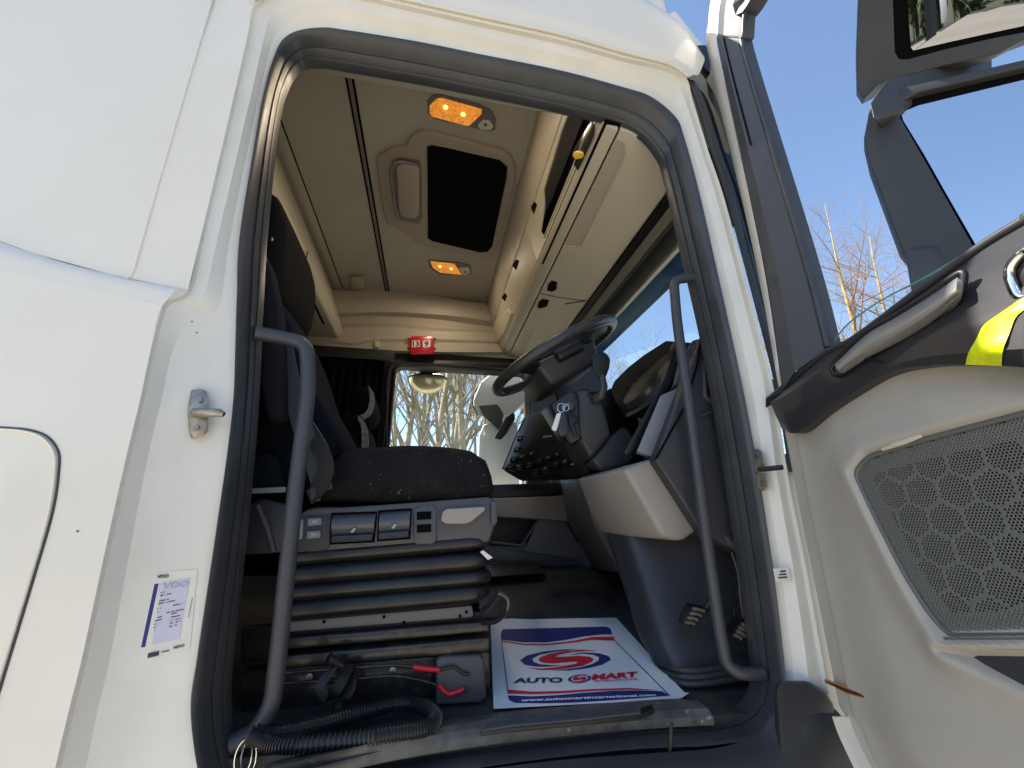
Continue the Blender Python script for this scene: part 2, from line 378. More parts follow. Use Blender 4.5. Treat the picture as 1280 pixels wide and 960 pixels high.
# pressed seam on the upper panel, bent to the rear at its foot
seam = [aY(290, -85, YU - .001), aY(265, 0, YU), aY(222, 148, YU + .0005), aY(190, 258, YU + .0005), aY(168, 336, YU)] + [aY(163, 346, YU), aY(155, 348, YU)]
tube('panel_seam', rnd(seam, .4), .0034, PAINT, up_panel, 8)
# locker lid in the lower panel
LG = [(-60, 529), (0, 534), (35, 537), (58, 545), (72, 562), (74, 585), (66, 640), (40, 730), (0, 862), (-40, 1000)]
gap = crs(YS(LG, YL - .0005), 60)
ribbon('locker_gap', gap, .0030, .0016, CHAR, low_panel, Vector((0, 0, 1)) if False else Vector((.6, 0, .8)))
inn = [p + Vector((-.0045, -.001, -.0035)) for p in gap]
tube('locker_edge', inn, .0026, PAINT, low_panel, 6)
for x, y in ((97, 664), (246, 416), (240, 402)):
    disc('paint_chip', aY(x, y, YL - .0012 if x < 200 else YJ - .004), Vector((0, -1, 0)), .0017, .0006, INKK, low_panel, 7)
# roof side above the door and the front roof corner
rs = topE
r1 = [aY(x, y, .885) for x, y in ((310, -20), (345, -45), (400, -50), (440, -46), (520, -30), (600, -12), (700, 12), (785, 40), (842, 64), (874, 92))]
r2 = [aY(x, y, .90) for x, y in ((300, -110), (345, -135), (400, -140), (440, -136), (520, -118), (600, -95), (690, -62), (775, -20), (845, 24), (880, 70))]
r3 = [p + Vector((0, .12, .10)) for p in r2]; r4 = [p + Vector((0, .45, .17)) for p in r2]
loft('roof_side', [rs, [p.lerp(q, .5) + Vector((0, -.004, 0)) for p, q in zip(rs, r1)], r1, r2, r3, r4], PAINT, truck, na=60, nc=3, smooth_across=True, ang=50)
tube('roof_rail_bead', [p.lerp(q, .12) + Vector((0, -.006, 0)) for p, q in zip(crs(topE, 50), crs(r1, 50))], .006, JAMB, truck, 8)
box('roof', *B(-1.48, .80, .98, 3.22, 1.80, 1.95), PAINT, truck, .05, 4)
box('rear_wall', *B(-1.48, -1.40, .94, 3.22, -.5, 1.85), PAINT, truck, .01)
# roof header behind the seal top, dark
hd = [aY(x, y, .975) for x, y in ((352, 120), (366, 92), (385, 76), (440, 80), (520, 94), (600, 110), (700, 131), (770, 149), (800, 162), (822, 185), (836, 225))]
# seal: outer / inner loops
SO = [t[2] for t in LOW + UPP + TOP + RIGHT] + [(968, 893), (938, 920), (880, 930), (835, 932), (760, 936), (640, 950), (520, 968), (400, 990), (310, 1012), (275, 1020)]
SI = [(302, 962), (288, 925), (283, 872), (288, 805), (303, 680), (314, 570), (320, 490), (323, 430), (324, 400), (326, 372), (330, 300), (341, 190), (350, 130), (358, 105), (366, 90), (380, 78), (405, 77), (440, 83), (520, 97),
      (600, 113), (700, 134), (770, 152), (803, 168), (825, 195), (832, 215), (841, 250), (850, 290), (876, 400), (894, 490), (911, 592), (928, 700), (941, 795), (946, 845), (940, 872), (917, 893), (870, 902), (832, 903), (760, 911), (640, 925), (520, 941), (400, 964), (335, 978), (314, 975)]
assert len(SO) == len(SI), (len(SO), len(SI))
so_ = YS(SO, YSO); si_ = [aY(x, y, 1.0) for x, y in SI]
prof = [(0, .0), (.04, .010), (.14, .020), (.28, .024), (.42, .020), (.52, .008), (.58, .002), (.64, .008), (.72, .013), (.82, .008), (.88, .0), (.94, .006), (1, .002), (1.0, -.022)]
so_c, si_c = crs(so_, 220, True), crs(si_, 220, True)
rows = [[p.lerp(q, t) + Vector((0, -h, 0)) for p, q in zip(so_c, si_c)] for t, h in prof]
loft('door_seal', rows, RUBBER, truck, nc=1, closed=True, curve=False, ang=60)
sj = aY(834, 917, .945)
tube('seal_joint', [sj + Vector((.004, -.012, .022)), sj + Vector((0, -.014, 0)), sj + Vector((-.002, -.008, -.024))], .004, BLACK, truck, 6)
# A pillar outside: dark windscreen-corner strip, seen between the jamb and the open door
apL = [aY(x, y, .912) for x, y in ((856, 100), (868, 124), (888, 190), (908, 250), (948, 400), (970, 490), (986, 590))]
apM = [p + Vector((.035, -.004, 0)) for p in apL]; apR = [p + Vector((.085, .03, .0)) for p in apL]; apQ = [p + Vector((.16, .12, 0)) for p in apL]
APIL = M('pillar_trim', (.02, .023, .028), .3, coat=.6)
loft('pillar_trim', [apL, apM, apR, apQ], APIL, truck, na=40, nc=4, smooth_across=True, ang=60)
ribbon('pillar_lip', [p + Vector((.006, -.004, 0)) for p in crs(apL, 40)], .012, .006, RUBBER, truck, Vector((1, 0, 0)))
DEFL = M('deflector_blue_reflection', (.03, .07, .12), .12, coat=.8)  # dark deflector; the blue reflection on it is put into its base colour
loft('wind_deflector', [[p + Vector((.030 + .012 * k / 6, -.012, .0)) for k, p in enumerate(apM)], [p + Vector((.03, .01, 0)) for p in apR]], DEFL, truck, na=30, nc=2, ext=Vector((.004, .004, 0)))
# marker lamp pod on the roof corner
hull('roof_marker_pod', [aY(x, y, .93) for x, y in ((864, 66), (872, 56), (882, 56), (888, 64), (888, 92), (880, 84))] + [aY(x, y, .96) + Vector((.01, .03, 0)) for x, y in ((868, 66), (882, 60), (886, 90))], BLACK, truck, .003)
# lower body: black sill fairing, wheel-arch fender
fl = [(300, 1010), (420, 992), (560, 968), (700, 950), (835, 940), (900, 934), (945, 918), (968, 893), (985, 866), (1018, 864)]
fA = [aY(x, y, .935) for x, y in fl]
fB = [p + Vector((.012, -.03, -.02)) for p in fA]; fC = [p + Vector((.035, -.045, -.065)) for p in fA]; fD = [p + Vector((.05, -.04, -.16)) for p in fA]; fE = [p + Vector((.06, -.02, -.36)) for p in fA]
FEND = M('fender_plastic', (.028, .030, .034), .4, bump=(500, .25, .0006), var=(10, .25))
loft('sill_fairing', [fA, fB, fC, fD, fE], FEND, truck, na=70, nc=4, smooth_across=True, ang=60)
hull('fender_end', [aY(x, y, .90) for x, y in ((968, 850), (1010, 850), (1034, 864), (1044, 880), (1060, 962), (1075, 1040), (985, 960), (985, 1040))] + [aY(x, y, .94) + Vector((0, .05, 0)) for x, y in ((1020, 870), (1030, 870), (1055, 1030), (990, 1030))], FEND, truck, .01, 3)
box('lower_body', *B(-1.4, 1.15, .93, 3.2, -.95, -.47), FEND, truck, .03, 3)
box('step_board', *B(-.15, .62, .86, 1.0, -1.42, -1.36), GREYP, truck, .01)
box('step_board', *B(-.15, .66, .87, 1.0, -1.05, -.99), GREYP, truck, .01)
for yy in (1.06, 2.86):
    wh = disc('front_wheel', P(.15, yy, -1.35), Vector((0, 1, 0)), .5, .3, RUBBER, truck, 40, .04)
    disc('wheel_rim', P(.15, yy - .006, -1.35), Vector((0, 1, 0)), .3, .04, STEEL, wh, 30, .01)
# painted lower hinge pillar between fender and open door
hp = [aY(x, y, .955) for x, y in ((1030, 864), (1046, 872), (1064, 900), (1082, 935), (1110, 990), (1130, 1040), (1075, 1040), (1056, 960), (1040, 880))]
slab('hinge_pillar', hp, Vector((.02, .06, 0)), JAMB, truck, .004)
tube('hinge_bracket', rnd([aY(1070, 918, .945), aY(1058, 922, .94), aY(1064, 940, .935), aY(1060, 962, .94)], .4), .006, JAMB, truck, 8)
hull('hinge_leaf', [aY(x, y, .94) for x, y in ((1062, 928), (1072, 932), (1086, 960), (1080, 990), (1062, 975))] + [aY(x, y, .955) for x, y in ((1062, 928), (1072, 932), (1086, 960), (1080, 990), (1062, 975))], JAMB, truck, .004)
# striker on the rear jamb
sp = hull('striker_plate', [aY(x, y, .921) for x, y in ((240, 488), (248, 486), (256, 488), (260, 500), (259, 535), (253, 546), (243, 549), (236, 540), (234, 515))] + [aY(x, y, .935) for x, y in ((238, 488), (258, 488), (260, 540), (238, 548))], STEEL, truck, .002)
tube('striker_pin', [aY(244, 516, .915), aY(262, 516, .895), aY(274, 516, .888), aY(280, 518, .888)], [.010, .009, .008, .005], STEEL, sp, 12)
for x, y in ((250, 500), (246, 535)): disc('bolt', aY(x, y, .9195), Vector((0, -1, 0)), .0055, .003, STEEL, sp, 6)
# check-strap bracket on the hinge jamb
cb = hull('check_strap_bracket', [aY(x, y, .92) for x, y in ((942, 562), (948, 561), (953, 566), (960, 608), (955, 614), (948, 611))] + [aY(x, y, .935) for x, y in ((942, 562), (952, 563), (959, 612), (948, 612))], STEEL, truck, .002)
for x, y in ((946, 569), (953, 606)): disc('bolt', aY(x, y, .9185), Vector((0, -1, 0)), .006, .004, STEEL, cb, 6)
tube('check_strap', [aY(946, 587, .915), aY(960, 586, .89), aY(978, 584, .86)], .006, BLACK, cb, 8)
hull('strap_clip', [aY(x, y, .91) for x, y in ((944, 578), (956, 579), (957, 585), (950, 592), (944, 588))] + [aY(x, y, .925) for x, y in ((944, 578), (956, 579), (957, 592), (944, 592))], STEEL, cb, .002)
lab = flat('jamb_label', [aY(x, y, .918) for x, y in ((966, 711), (986, 709), (990, 726), (970, 728))], LABW, truck)
for r_ in range(3):
    q = quadmap(*[aY(x, y, .9172) for x, y in ((970, 728), (990, 726), (986, 709), (966, 711))])
    flat('label_print', [q(.2 + .1 * r_, .25 + .22 * r_), q(.75, .25 + .22 * r_), q(.75, .36 + .22 * r_), q(.2 + .1 * r_, .36 + .22 * r_)], INKK, lab)

# ================================================================== VDO service sticker on the rear jamb
def jambY(x, y, lift):
    """depth of the rear jamb surface at a photograph pixel"""
    for (e0, j0, s0), (e1, j1, s1) in zip(LOW[1:-1], LOW[2:]):
        if j1[1] <= y <= j0[1] or (e1, j1, s1) == LOW[-1]:
            t = (y - j0[1]) / (j1[1] - j0[1]); xj = j0[0] + (j1[0] - j0[0]) * t; xs = s0[0] + (s1[0] - s0[0]) * t
            f = max(0, min(1, (x - xj) / (xs - xj)))
            return (.918 + f / .45 * .0215 if f < .45 else .9395 + (f - .45) / .55 * .0085) - lift
def jpt(x, y, lift): return aY(x, y, jambY(x, y, lift))
def jpatch(name, px4, lift, mat, par):
    """patch over the bent jamb, px4 = bottom left, bottom right, top right, top left in pixels"""
    q = quadmap(*[Vector((x, y, 0)) for x, y in px4]); vs_ = []; fs = []
    for j in range(5):
        for i in range(13): p = q(i / 12, j / 4); vs_.append(jpt(p.x, p.y, lift))
    for j in range(4):
        for i in range(12): k = j * 13 + i; fs.append((k, k + 1, k + 14, k + 13))
    me = bpy.data.meshes.new(name); me.from_pydata(vs_, [], fs); return link(name, me, mat, par, ang=60)
SX = lambda x, y: (160 + x / 6.4, 690 + y / 6.4)
lab = jpatch('service_sticker', [(171, 828), (237, 814), (247, 711), (194, 716)], .0012, M('sticker_cream', (.70, .68, .60), .4), truck)
def sq(pts, dy=0.0): return [jpt(*SX(x, y), .0020 + dy) for x, y in pts]
jpatch('sticker_panel', [SX(165, 745), SX(410, 695), SX(496, 205), SX(252, 250)], .0018, LAV, lab)
jpatch('sticker_bar', [SX(103, 765), SX(138, 760), SX(246, 252), SX(212, 256)], .0018, INKB, lab)
def stext(txt, a, b, c, d, mat, off=.02): text_on('sticker_text', txt, quadmap(*sq([a, b, c, d], .0008)), mat, lab, off)
stext('VDO', (231, 212), (325, 205), (328, 178), (234, 185), INKN, .05)
stext('VDO', (272, 300), (480, 275), (492, 228), (280, 250), M('grey_print', (.40, .40, .48), .6), .03)
stext('VDO', (357, 780), (450, 757), (453, 735), (360, 757), INKN, .05)
flat('sticker_print', sq([(155, 850), (245, 828), (250, 793), (160, 812)], .0006), INKK, lab)
flat('sticker_print', sq([(265, 806), (328, 792), (330, 783), (267, 797)], .0006), INKK, lab)
for (x, y, l) in ((260, 330, 55), (255, 355, 95), (247, 398, 82), (240, 420, 140), (360, 432, 78), (232, 460, 42), (228, 486, 25), (308, 490, 135), (218, 532, 60), (345, 500, 45), (214, 556, 60), (342, 527, 78),
                  (335, 552, 34), (378, 545, 48), (208, 584, 22), (332, 577, 34), (378, 567, 48), (202, 610, 18), (328, 603, 28), (372, 592, 26), (196, 636, 18)):
    for k in range(max(1, l // 9)):
        if random.random() < .12: continue
        xx = x + k * 9; yy = y - k * 9 * .2
        flat('sticker_print', sq([(xx, yy), (xx + 7, yy - 1.6), (xx + 9, yy - 9 - random.random() * 3), (xx + 2, yy - 8 - random.random() * 2)], .0006), INKK, lab)
for k in range(16):
    y = 365 + k * 10; x = 512 - k * 2.0
    flat('sticker_print', sq([(x, y), (x + 6, y), (x + 5, y + 7), (x - 1, y + 7)], .0006), INKK, lab)

# ================================================================== open door
UL = [(.55, .05), (.20, .012), (.02, .010), (-.20, .012), (-.355, .012), (-.372, .03), (-.40, .036), (-.47, .075), (-.55, .12), (-.75, .25)]
def uleft(z):
    for (z0, a), (z1, b) in zip(UL[:-1], UL[1:]):
        if z <= z0 and z >= z1: t = (z0 - z) / (z0 - z1); return a + (b - a) * t
    return UL[-1][1]
WD = .05
SPK = [duz(aD(x, y, WD)) for x, y in ((1063, 590), (1080, 567), (1155, 544), (1280, 511), (1400, 478), (1400, 800), (1182, 800), (1155, 768), (1126, 720), (1090, 648))]
PKT = [duz(aD(x, y, WD)) for x, y in ((1176, 812), (1280, 812), (1400, 812), (1400, 935), (1330, 893), (1280, 864), (1220, 836))]
def sdist(poly, u, z):
    d = 1e9; ins = False; n = len(poly)
    for i in range(n):
        (x1, y1), (x2, y2) = poly[i], poly[(i + 1) % n]
        ex, ey = x2 - x1, y2 - y1; t = max(0, min(1, ((u - x1) * ex + (z - y1) * ey) / (ex * ex + ey * ey)))
        d = min(d, math.hypot(u - x1 - t * ex, z - y1 - t * ey))
        if (y1 > z) != (y2 > z) and u < (x2 - x1) * (z - y1) / (y2 - y1) + x1: ins = not ins
    return -d if ins else d
def ss(a, b, x): t = max(0, min(1, (x - a) / (b - a))); return t * t * (3 - 2 * t)
def cardw(u, z):
    t = u - uleft(z)
    wv = .004 + .012 * ss(.030, .046, t) + .018 * ss(.06, .18, t)
    d1 = sdist(SPK, u, z); d2 = sdist(PKT, u, z)
    wv += .020 * math.exp(-(max(0, d1) / .045) ** 2) * ss(.05, .12, t) + .010 * math.exp(-(max(0, d2) / .03) ** 2)
    wv -= .018 * ss(.010, -.008, d1) + .030 * ss(.010, -.014, d2)
    wv -= .03 * ss(-.30, -.55, z) * ss(.1, .3, t)
    return wv
bm = bmesh.new(); nz_, nu = 300, 230; g = []
for j in range(nz_ + 1):
    z = .52 - (.52 + .75) * j / nz_; ul = uleft(z); row = []
    for i in range(nu + 1):
        u = ul + (.97 - ul) * (i / nu) ** 1.45
        row.append(bm.verts.new(dpos(u, z, cardw(u, z))))
    g.append(row)
beltline = [duz(aD(x, y, .03)) for x, y in ((955, 512), (976, 528), (998, 530), (1058, 487), (1104, 459), (1150, 448), (1214, 446), (1280, 449), (1400, 452), (1800, 455))]
def beltz(u):
    for (a, za), (b, zb) in zip(beltline[:-1], beltline[1:]):
        if a <= u <= b: return za + (zb - za) * (u - a) / (b - a)
    return beltline[0][1] if u < beltline[0][0] else beltline[-1][1]
for j in range(nz_):
    for i in range(nu):
        f = (g[j][i], g[j][i + 1], g[j + 1][i + 1], g[j + 1][i])
        c = sum((v.co for v in f), Vector()) / 4; uu, zz = duz(c)
        if zz > beltz(uu): continue
        bm.faces.new(f)
dead = [v for v in bm.verts if not v.link_faces]; bmesh.ops.delete(bm, geom=dead, context='VERTS')
door = fin(bm, 'open_door', DOORC, truck, ang=50)
door['label'] = 'open driver door with beige inner panel and speaker grille'
# outer skin and edge
ob = [dpos(uleft(z) + .0, z, -.005) for z in (.25, .2, 0, -.2, -.355, -.372, -.40, -.47, -.55, -.75)]
oc = [p - DU * .004 - DN * .045 for p in ob]
slab('door_skin', [p - DN * .05 for p in ob] + [dpos(.95, -.75, -.055), dpos(.95, .55, -.055), dpos(.2, .35, -.055)][:0] + [dpos(.95, -.75, -.055), dpos(.95, .20, -.055)], -DN * .02, PAINT, door)
we = crs([dpos(uleft(z) - .002, z, .002) for z in (-.368, -.40, -.47, -.55, -.66, -.75)], 40)
ribbon('door_edge', we, .016, .05, PAINT, door, DU)
tube('copper_tone_strip', [aD(1033, 851, .012), aD(1060, 863, .014), aD(1096, 876, .014)], [.004, .0055, .003], COPPER_TONE, door, 8)  # copper-coloured metal strip at the foot of the door edge
# window frame front post
fpL = [(942, -90), (905, -12), (898, 40), (900, 72), (952, 315), (979, 487)]
fpR = [(972, -60), (938, -5), (931, 43), (934, 72), (1006, 315), (1037, 434)]
wl = [(930, -100), (893, -15), (885, 30), (886, 72), (942, 315), (974, 488)]
A_ = DS(fpL, .012); B_ = DS(fpR, .0); Mi = [p.lerp(q, .45) + DN * .02 for p, q in zip(A_, B_)]
POST = M('window_post', (.055, .060, .070), .5, bump=(700, .25, .0005), var=(8, .15))
loft('window_frame', [A_, Mi, B_, [p - DN * .03 for p in B_]], POST, door, na=50, nc=5, smooth_across=False, ang=20)
loft('frame_edge', [DS(wl, -.012), DS([(x + 4, y) for x, y in wl], .006), [p + DN * .002 for p in A_]], PAINT, door, na=50, nc=2, ang=40)
tube('frame_rubber', [p - DU * .0 + DN * .004 for p in crs(B_, 50)], .0075, RUBBER, door, 8)
ribbon('frame_slot', [p + DN * .0245 for p in crs(DS([(914, 49), (924, 90), (949, 182)], 0.0), 20)], .004, .002, BLACKM, door, DU)
# glass let down: only its top arc shows above the belt
gp = DS([(1037, 446), (1042, 428), (1058, 407), (1085, 386), (1115, 368), (1143, 354), (1180, 333), (1223, 306), (1280, 272), (1340, 235), (1340, 300), (1143, 405), (1045, 462)], -.012)
slab('window_glass', gp, -DN * .004, GLASS, door)
tube('glass_rim', crs(DS([(1037, 446), (1042, 428), (1058, 407), (1085, 386), (1115, 368), (1143, 354), (1180, 333), (1223, 306), (1280, 272), (1340, 235)], -.014), 40), .0016, GLASSE, door, 6)
# belt panel / armrest
top = [(962, 500), (981, 484), (1030, 443), (1069, 424), (1143, 370), (1223, 312), (1280, 277), (1345, 238)]
md1 = [(963, 503), (985, 492), (1038, 455), (1080, 436), (1150, 392), (1228, 345), (1285, 315), (1350, 285)]
md2 = [(970, 520), (990, 515), (1050, 478), (1095, 452), (1150, 425), (1222, 402), (1282, 388), (1345, 372)]
md3 = [(975, 530), (994, 532), (1056, 492), (1100, 464), (1150, 448), (1218, 440), (1280, 436), (1345, 432)]
bot = [(977, 535), (997, 540), (1058, 497), (1104, 469), (1150, 458), (1214, 456), (1280, 459), (1345, 462)]
ws = ([0, .0, .0, .0, .0, .0, .0, .0], [.02, .036, .044, .044, .044, .044, .046, .048], [.03, .050, .060, .066, .074, .088, .096, .10], [.032, .052, .062, .068, .080, .097, .106, .11], [.030, .046, .056, .060, .068, .078, .084, .088])
LN = [[aD(x, y, wv) for (x, y), wv in zip(l, wl_)] for l, wl_ in zip((top, md1, md2, md3, bot), ws)]
for l in LN: l.append(l[-1] + DU * .42)
BELTP = M('armrest_plastic', (.027, .027, .031), .4, bump=(800, .2, .0005), var=(9, .2))
arm = loft('armrest', LN + [[p - DN * .05 for p in LN[-1]]], BELTP, door, na=70, nc=6, smooth_across=False, ang=24)
tube('belt_moulding', [p + DN * .004 for p in crs(LN[0], 60)], .007, RUBBER, door, 8)
# yellow tape wrapped round the armrest: same surface, slightly proud
def armpt(s, r):
    """s along 0..7 , r across 0..4"""
    i = min(int(s), 6); t = s - i; col = [l[i].lerp(l[i + 1], t) for l in LN]
    j = min(int(r), 3); return col[j].lerp(col[j + 1], r - j)
tl = []
CL = [crs(l, 71) for l in LN]
def apx(x, y):
    best = None
    for i in range(30, 71):
        for rr in range(0, 61):
            r_ = rr / 15; j = min(int(r_), 3); p = CL[j][i].lerp(CL[j + 1][i], r_ - j); q = p - CP
            # project back to photo pixels
            fwh = q.x * math.sin(AL) + q.y * math.cos(AL); cx = q.x * math.cos(AL) - q.y * math.sin(AL)
            d = fwh * math.cos(TH) + q.z * math.sin(TH); uu = -fwh * math.sin(TH) + q.z * math.cos(TH)
            e = (640 + FPX * cx / d - x) ** 2 + (480 - FPX * uu / d - y) ** 2
            if best is None or e < best[0]: best = (e, p)
    return best[1] + DN * .002
lft = [apx(x, y) for x, y in ((1266, 381), (1244, 394), (1230, 408), (1220, 424), (1213, 442), (1210, 456))]
rgt = [apx(x, y) for x, y in ((1300, 368), (1284, 384), (1272, 398), (1262, 416), (1256, 438), (1252, 457))]
loft('yellow_tape', [lft, [p.lerp(q, .33) + DN * .003 for p, q in zip(lft, rgt)], [p.lerp(q, .66) + DN * .003 for p, q in zip(lft, rgt)], rgt], TAPE, arm, na=20, nc=3, ang=50)
# pull handle
hb = [(1042, 456), (1062, 436), (1084, 418), (1120, 397), (1160, 372), (1197, 346), (1201, 350), (1193, 376), (1180, 388), (1161, 399), (1120, 424), (1078, 447), (1050, 466)]
HND = M('handle_satin', (.34, .33, .31), .30, metal=.45, bump=(300, .05, .0004))
hT = [(1042, 455), (1084, 416), (1120, 395), (1160, 370), (1197, 345)]; hB = [(1050, 466), (1079, 447), (1121, 425), (1162, 399), (1194, 374)]
hm1 = [((a[0] * 2 + b[0]) / 3, (a[1] * 2 + b[1]) / 3) for a, b in zip(hT, hB)]; hm2 = [((a[0] + b[0] * 2) / 3, (a[1] + b[1] * 2) / 3) for a, b in zip(hT, hB)]
hn = loft('door_handle', [DS(hT, .060), DS(hm1, .082), DS(hm2, .088), DS(hB, .074)], HND, door, na=30, nc=5, ext=-DN * .010, smooth_across=True, ang=50)
tube('handle_surround', crs(DS([(1040, 458), (1060, 434), (1084, 415), (1120, 394), (1160, 369), (1198, 342), (1205, 348), (1196, 378), (1181, 391), (1161, 402), (1120, 427), (1078, 450), (1049, 469)], .062), 60, True), .005, BLACK, door, 8, True)
tube('armrest_seam', DS([(1078, 447), (1110, 454), (1140, 456), (1162, 456)], .066), .003, BLACK, door, 6)
hull('belt_end_cap', [aD(x, y, .016) for x, y in ((957, 497), (970, 492), (983, 486), (983, 496), (960, 507), (957, 510))] + [aD(x, y, -.01) for x, y in ((957, 497), (983, 486), (983, 496), (957, 510))], BLACK, door, .003)
tube('switch_ring', crs(DS([(1262, 342), (1272, 322), (1290, 312), (1310, 330), (1300, 360), (1275, 372)], .078), 24, True), .006, CHROME, door, 8, True)
hull('window_switch', [aD(x, y, .075) for x, y in ((1266, 340), (1276, 325), (1290, 317), (1305, 332), (1297, 356), (1277, 366))] + [aD(x, y, .02) for x, y in ((1266, 340), (1290, 317), (1305, 332), (1277, 366))], BLACK, door, .004)
# upper and rear window frame, back to the lock side
tf = rnd([aD(950, -70, .0), dpos(.16, 1.42, -.01), dpos(.55, 1.45, -.02), dpos(.97, 1.40, -.02), dpos(.985, .9, -.01), dpos(.985, .45, .0)], .35, 6)
ribbon('window_frame', tf, .07, .05, POST, door, Vector((0, -.5, .86)))
# speaker grille: lattice of hex cells, open holes grouped in hexagons
GR = M('grille_plastic', (.105, .107, .10), .55, bump=(900, .1, .0003))
wg = .042
GP = [duz(aD(x, y, .042)) for x, y in ((1068, 592), (1083, 572), (1156, 549), (1280, 517), (1400, 484), (1400, 795), (1186, 795), (1160, 764), (1130, 716), (1094, 646))]
def rnd2(poly, r=.22, k=5):
    V3 = [Vector((a, b, 0)) for a, b in poly]; out = []; n = len(V3)
    for i in range(n):
        a, b, c = V3[i - 1], V3[i], V3[(i + 1) % n]; m = min((a - b).length, (c - b).length) * r * 2
        p = b + (a - b).normalized() * min(m, .45 * (a - b).length); q = b + (c - b).normalized() * min(m, .45 * (c - b).length)
        for s_ in range(k + 1): t = s_ / k; v = p * (1 - t) ** 2 + b * 2 * t * (1 - t) + q * t * t; out.append((v.x, v.y))
    return out
GP = rnd2(GP)
bm = bmesh.new(); p_ = .0047; vs_ = {}
pitch = .049
def bigcell(u, z):
    q = u / pitch; r_ = z / (pitch * .866); rr = round(r_); best = 9
    for dr in (-1, 0, 1):
        k = rr + dr; off = .5 * (k % 2); cu = round(q - off) + off
        for dc in (-1, 0, 1):
            dx = abs(u - (cu + dc) * pitch); dz = abs(z - k * pitch * .866)
            h = max(dx, dx * .5 + dz * .866) / (pitch / 2)
            best = min(best, h)
    return best
rr_ = 0
zz = -.30
while zz < .22:
    uu = (.5 if rr_ % 2 else 0) * p_
    while uu < .66:
        d = sdist(GP, uu, zz)
        if d < -.004:
            h = bigcell(uu, zz); inside = d < -.030
            ho = .0 if (inside and h > .89) else (.60 if inside else .34)
            ro = p_ / math.sqrt(3) * 1.002
            O = [bm.verts.new(dpos(uu + ro * math.cos(R(30 + 60 * k)), zz + ro * math.sin(R(30 + 60 * k)), wg)) for k in range(6)]
            if ho == 0: bm.faces.new(O)
            else:
                I = [bm.verts.new(dpos(uu + ro * ho * math.cos(R(30 + 60 * k)), zz + ro * ho * math.sin(R(30 + 60 * k)), wg - .0006)) for k in range(6)]
                I2 = [bm.verts.new(v.co - DN * .002) for v in I]
                for k in range(6):
                    bm.faces.new((O[k], O[(k + 1) % 6], I[(k + 1) % 6], I[k])); bm.faces.new((I[k], I[(k + 1) % 6], I2[(k + 1) % 6], I2[k]))
        uu += p_
    zz += p_ * .866; rr_ += 1
me = bpy.data.meshes.new('speaker_grille'); bm.to_mesh(me); bm.free()
gr = link('speaker_grille', me, GR, door, smooth=False); gr['kind'] = 'stuff'
slab('grille_backing', [dpos(u, z, wg - .004) for u, z in GP], -DN * .003, BLACKM, door)
tube('grille_frame', [dpos(u, z, wg) for u, z in [q for q in GP]], .0042, GR, door, 8, True)
ribbon('grille_lower_bar', DS([(1186, 803), (1240, 804), (1300, 804), (1400, 803)], .046), .014, .012, GR, door, Vector((0, 0, 1)))
slab('pocket_liner', DS([(1183, 811), (1240, 811), (1340, 811), (1400, 811), (1400, 925), (1330, 889), (1280, 861), (1230, 836), (1195, 820)], .036), -DN * .01, CHAR, door, .003)
hull('speaker_cable_clip', [aD(x, y, .05) for x, y in ((1100, 560), (1120, 551), (1150, 541), (1155, 546), (1130, 556), (1102, 564))] + [aD(x, y, .03) for x, y in ((1100, 560), (1150, 541), (1155, 548), (1102, 566))], BEIGE2, door, .003)

# ================================================================== mirrors on the open door
MY = .60
MHOUS = M('mirror_housing', (.040, .041, .043), .5, bump=(900, .45, .0007), var=(10, .15))
mir = truck
def mirror_unit(name, outer, bez, gl, pc, nrm, dep, mat=MHOUS, bow=0.0, shrink=.65, label=None, gm=None):
    """the whole unit lies in the plane through pc with normal nrm; housing tapers back from it"""
    pl = lambda pts: [aP(x, y, pc, nrm) for x, y in pts]
    of = pl(outer); c = sum(of, Vector()) / len(of)
    ob_ = [c + (p - c) * shrink - nrm * dep for p in of]; om = [c + (p - c) * .95 - nrm * dep * .5 for p in of]
    bz = [p + nrm * .002 for p in pl(bez)]; bi = [p - nrm * .022 for p in bz]
    bm = bmesh.new(); n = len(of)
    L = [[bm.verts.new(p) for p in l] for l in (bi, bz, of, om, ob_)]
    for a, b in zip(L[:-1], L[1:]):
        for i in range(n): bm.faces.new((a[i], a[(i + 1) % n], b[(i + 1) % n], b[i]))
    bm.faces.new(L[-1])
    h = fin(bm, name, mat, truck, .007, 3)
    if label: h['label'] = label
    slab('mirror_bezel', [p - nrm * .019 for p in bz], -nrm * .008, BLACKM, h)
    gp_ = [p - nrm * .012 for p in pl(gl)]; gc = sum(gp_, Vector()) / len(gp_)
    bm = bmesh.new(); k = 14; rings = []; rim = [p - gc for p in gp_]
    cv = bm.verts.new(gc + nrm * bow)
    for j in range(1, k + 1):
        f = j / k; rings.append([bm.verts.new(gc + d * f + nrm * bow * (1 - f * f)) for d in rim])
    n = len(rim)
    for i in range(n): bm.faces.new((cv, rings[0][i], rings[0][(i + 1) % n]))
    for a, b in zip(rings[:-1], rings[1:]):
        for i in range(n): bm.faces.new((a[i], b[i], b[(i + 1) % n], a[(i + 1) % n]))
    fin(bm, 'mirror_glass', gm or MIRROR, h, ang=180)
    return h
def dens(pts, k=6):
    out = []
    for a, b in zip(pts, pts[1:] + pts[:1]):
        for i in range(k): out.append((a[0] + (b[0] - a[0]) * i / k, a[1] + (b[1] - a[1]) * i / k))
    return out
def refl_n(px, py, out):
    d = ray(px, py).normalized(); return (Vector(out).normalized() - d).normalized()
n_main = refl_n(1210, 210, (-.22, -.80, .42)); n_up = refl_n(1205, 30, (-.30, -.93, -.06))
mo = dens([(1100, 112), (1142, 106), (1280, 74), (1420, 44), (1480, 260), (1400, 330), (1250, 345), (1160, 352), (1129, 315), (1088, 205), (1080, 171), (1088, 130)])
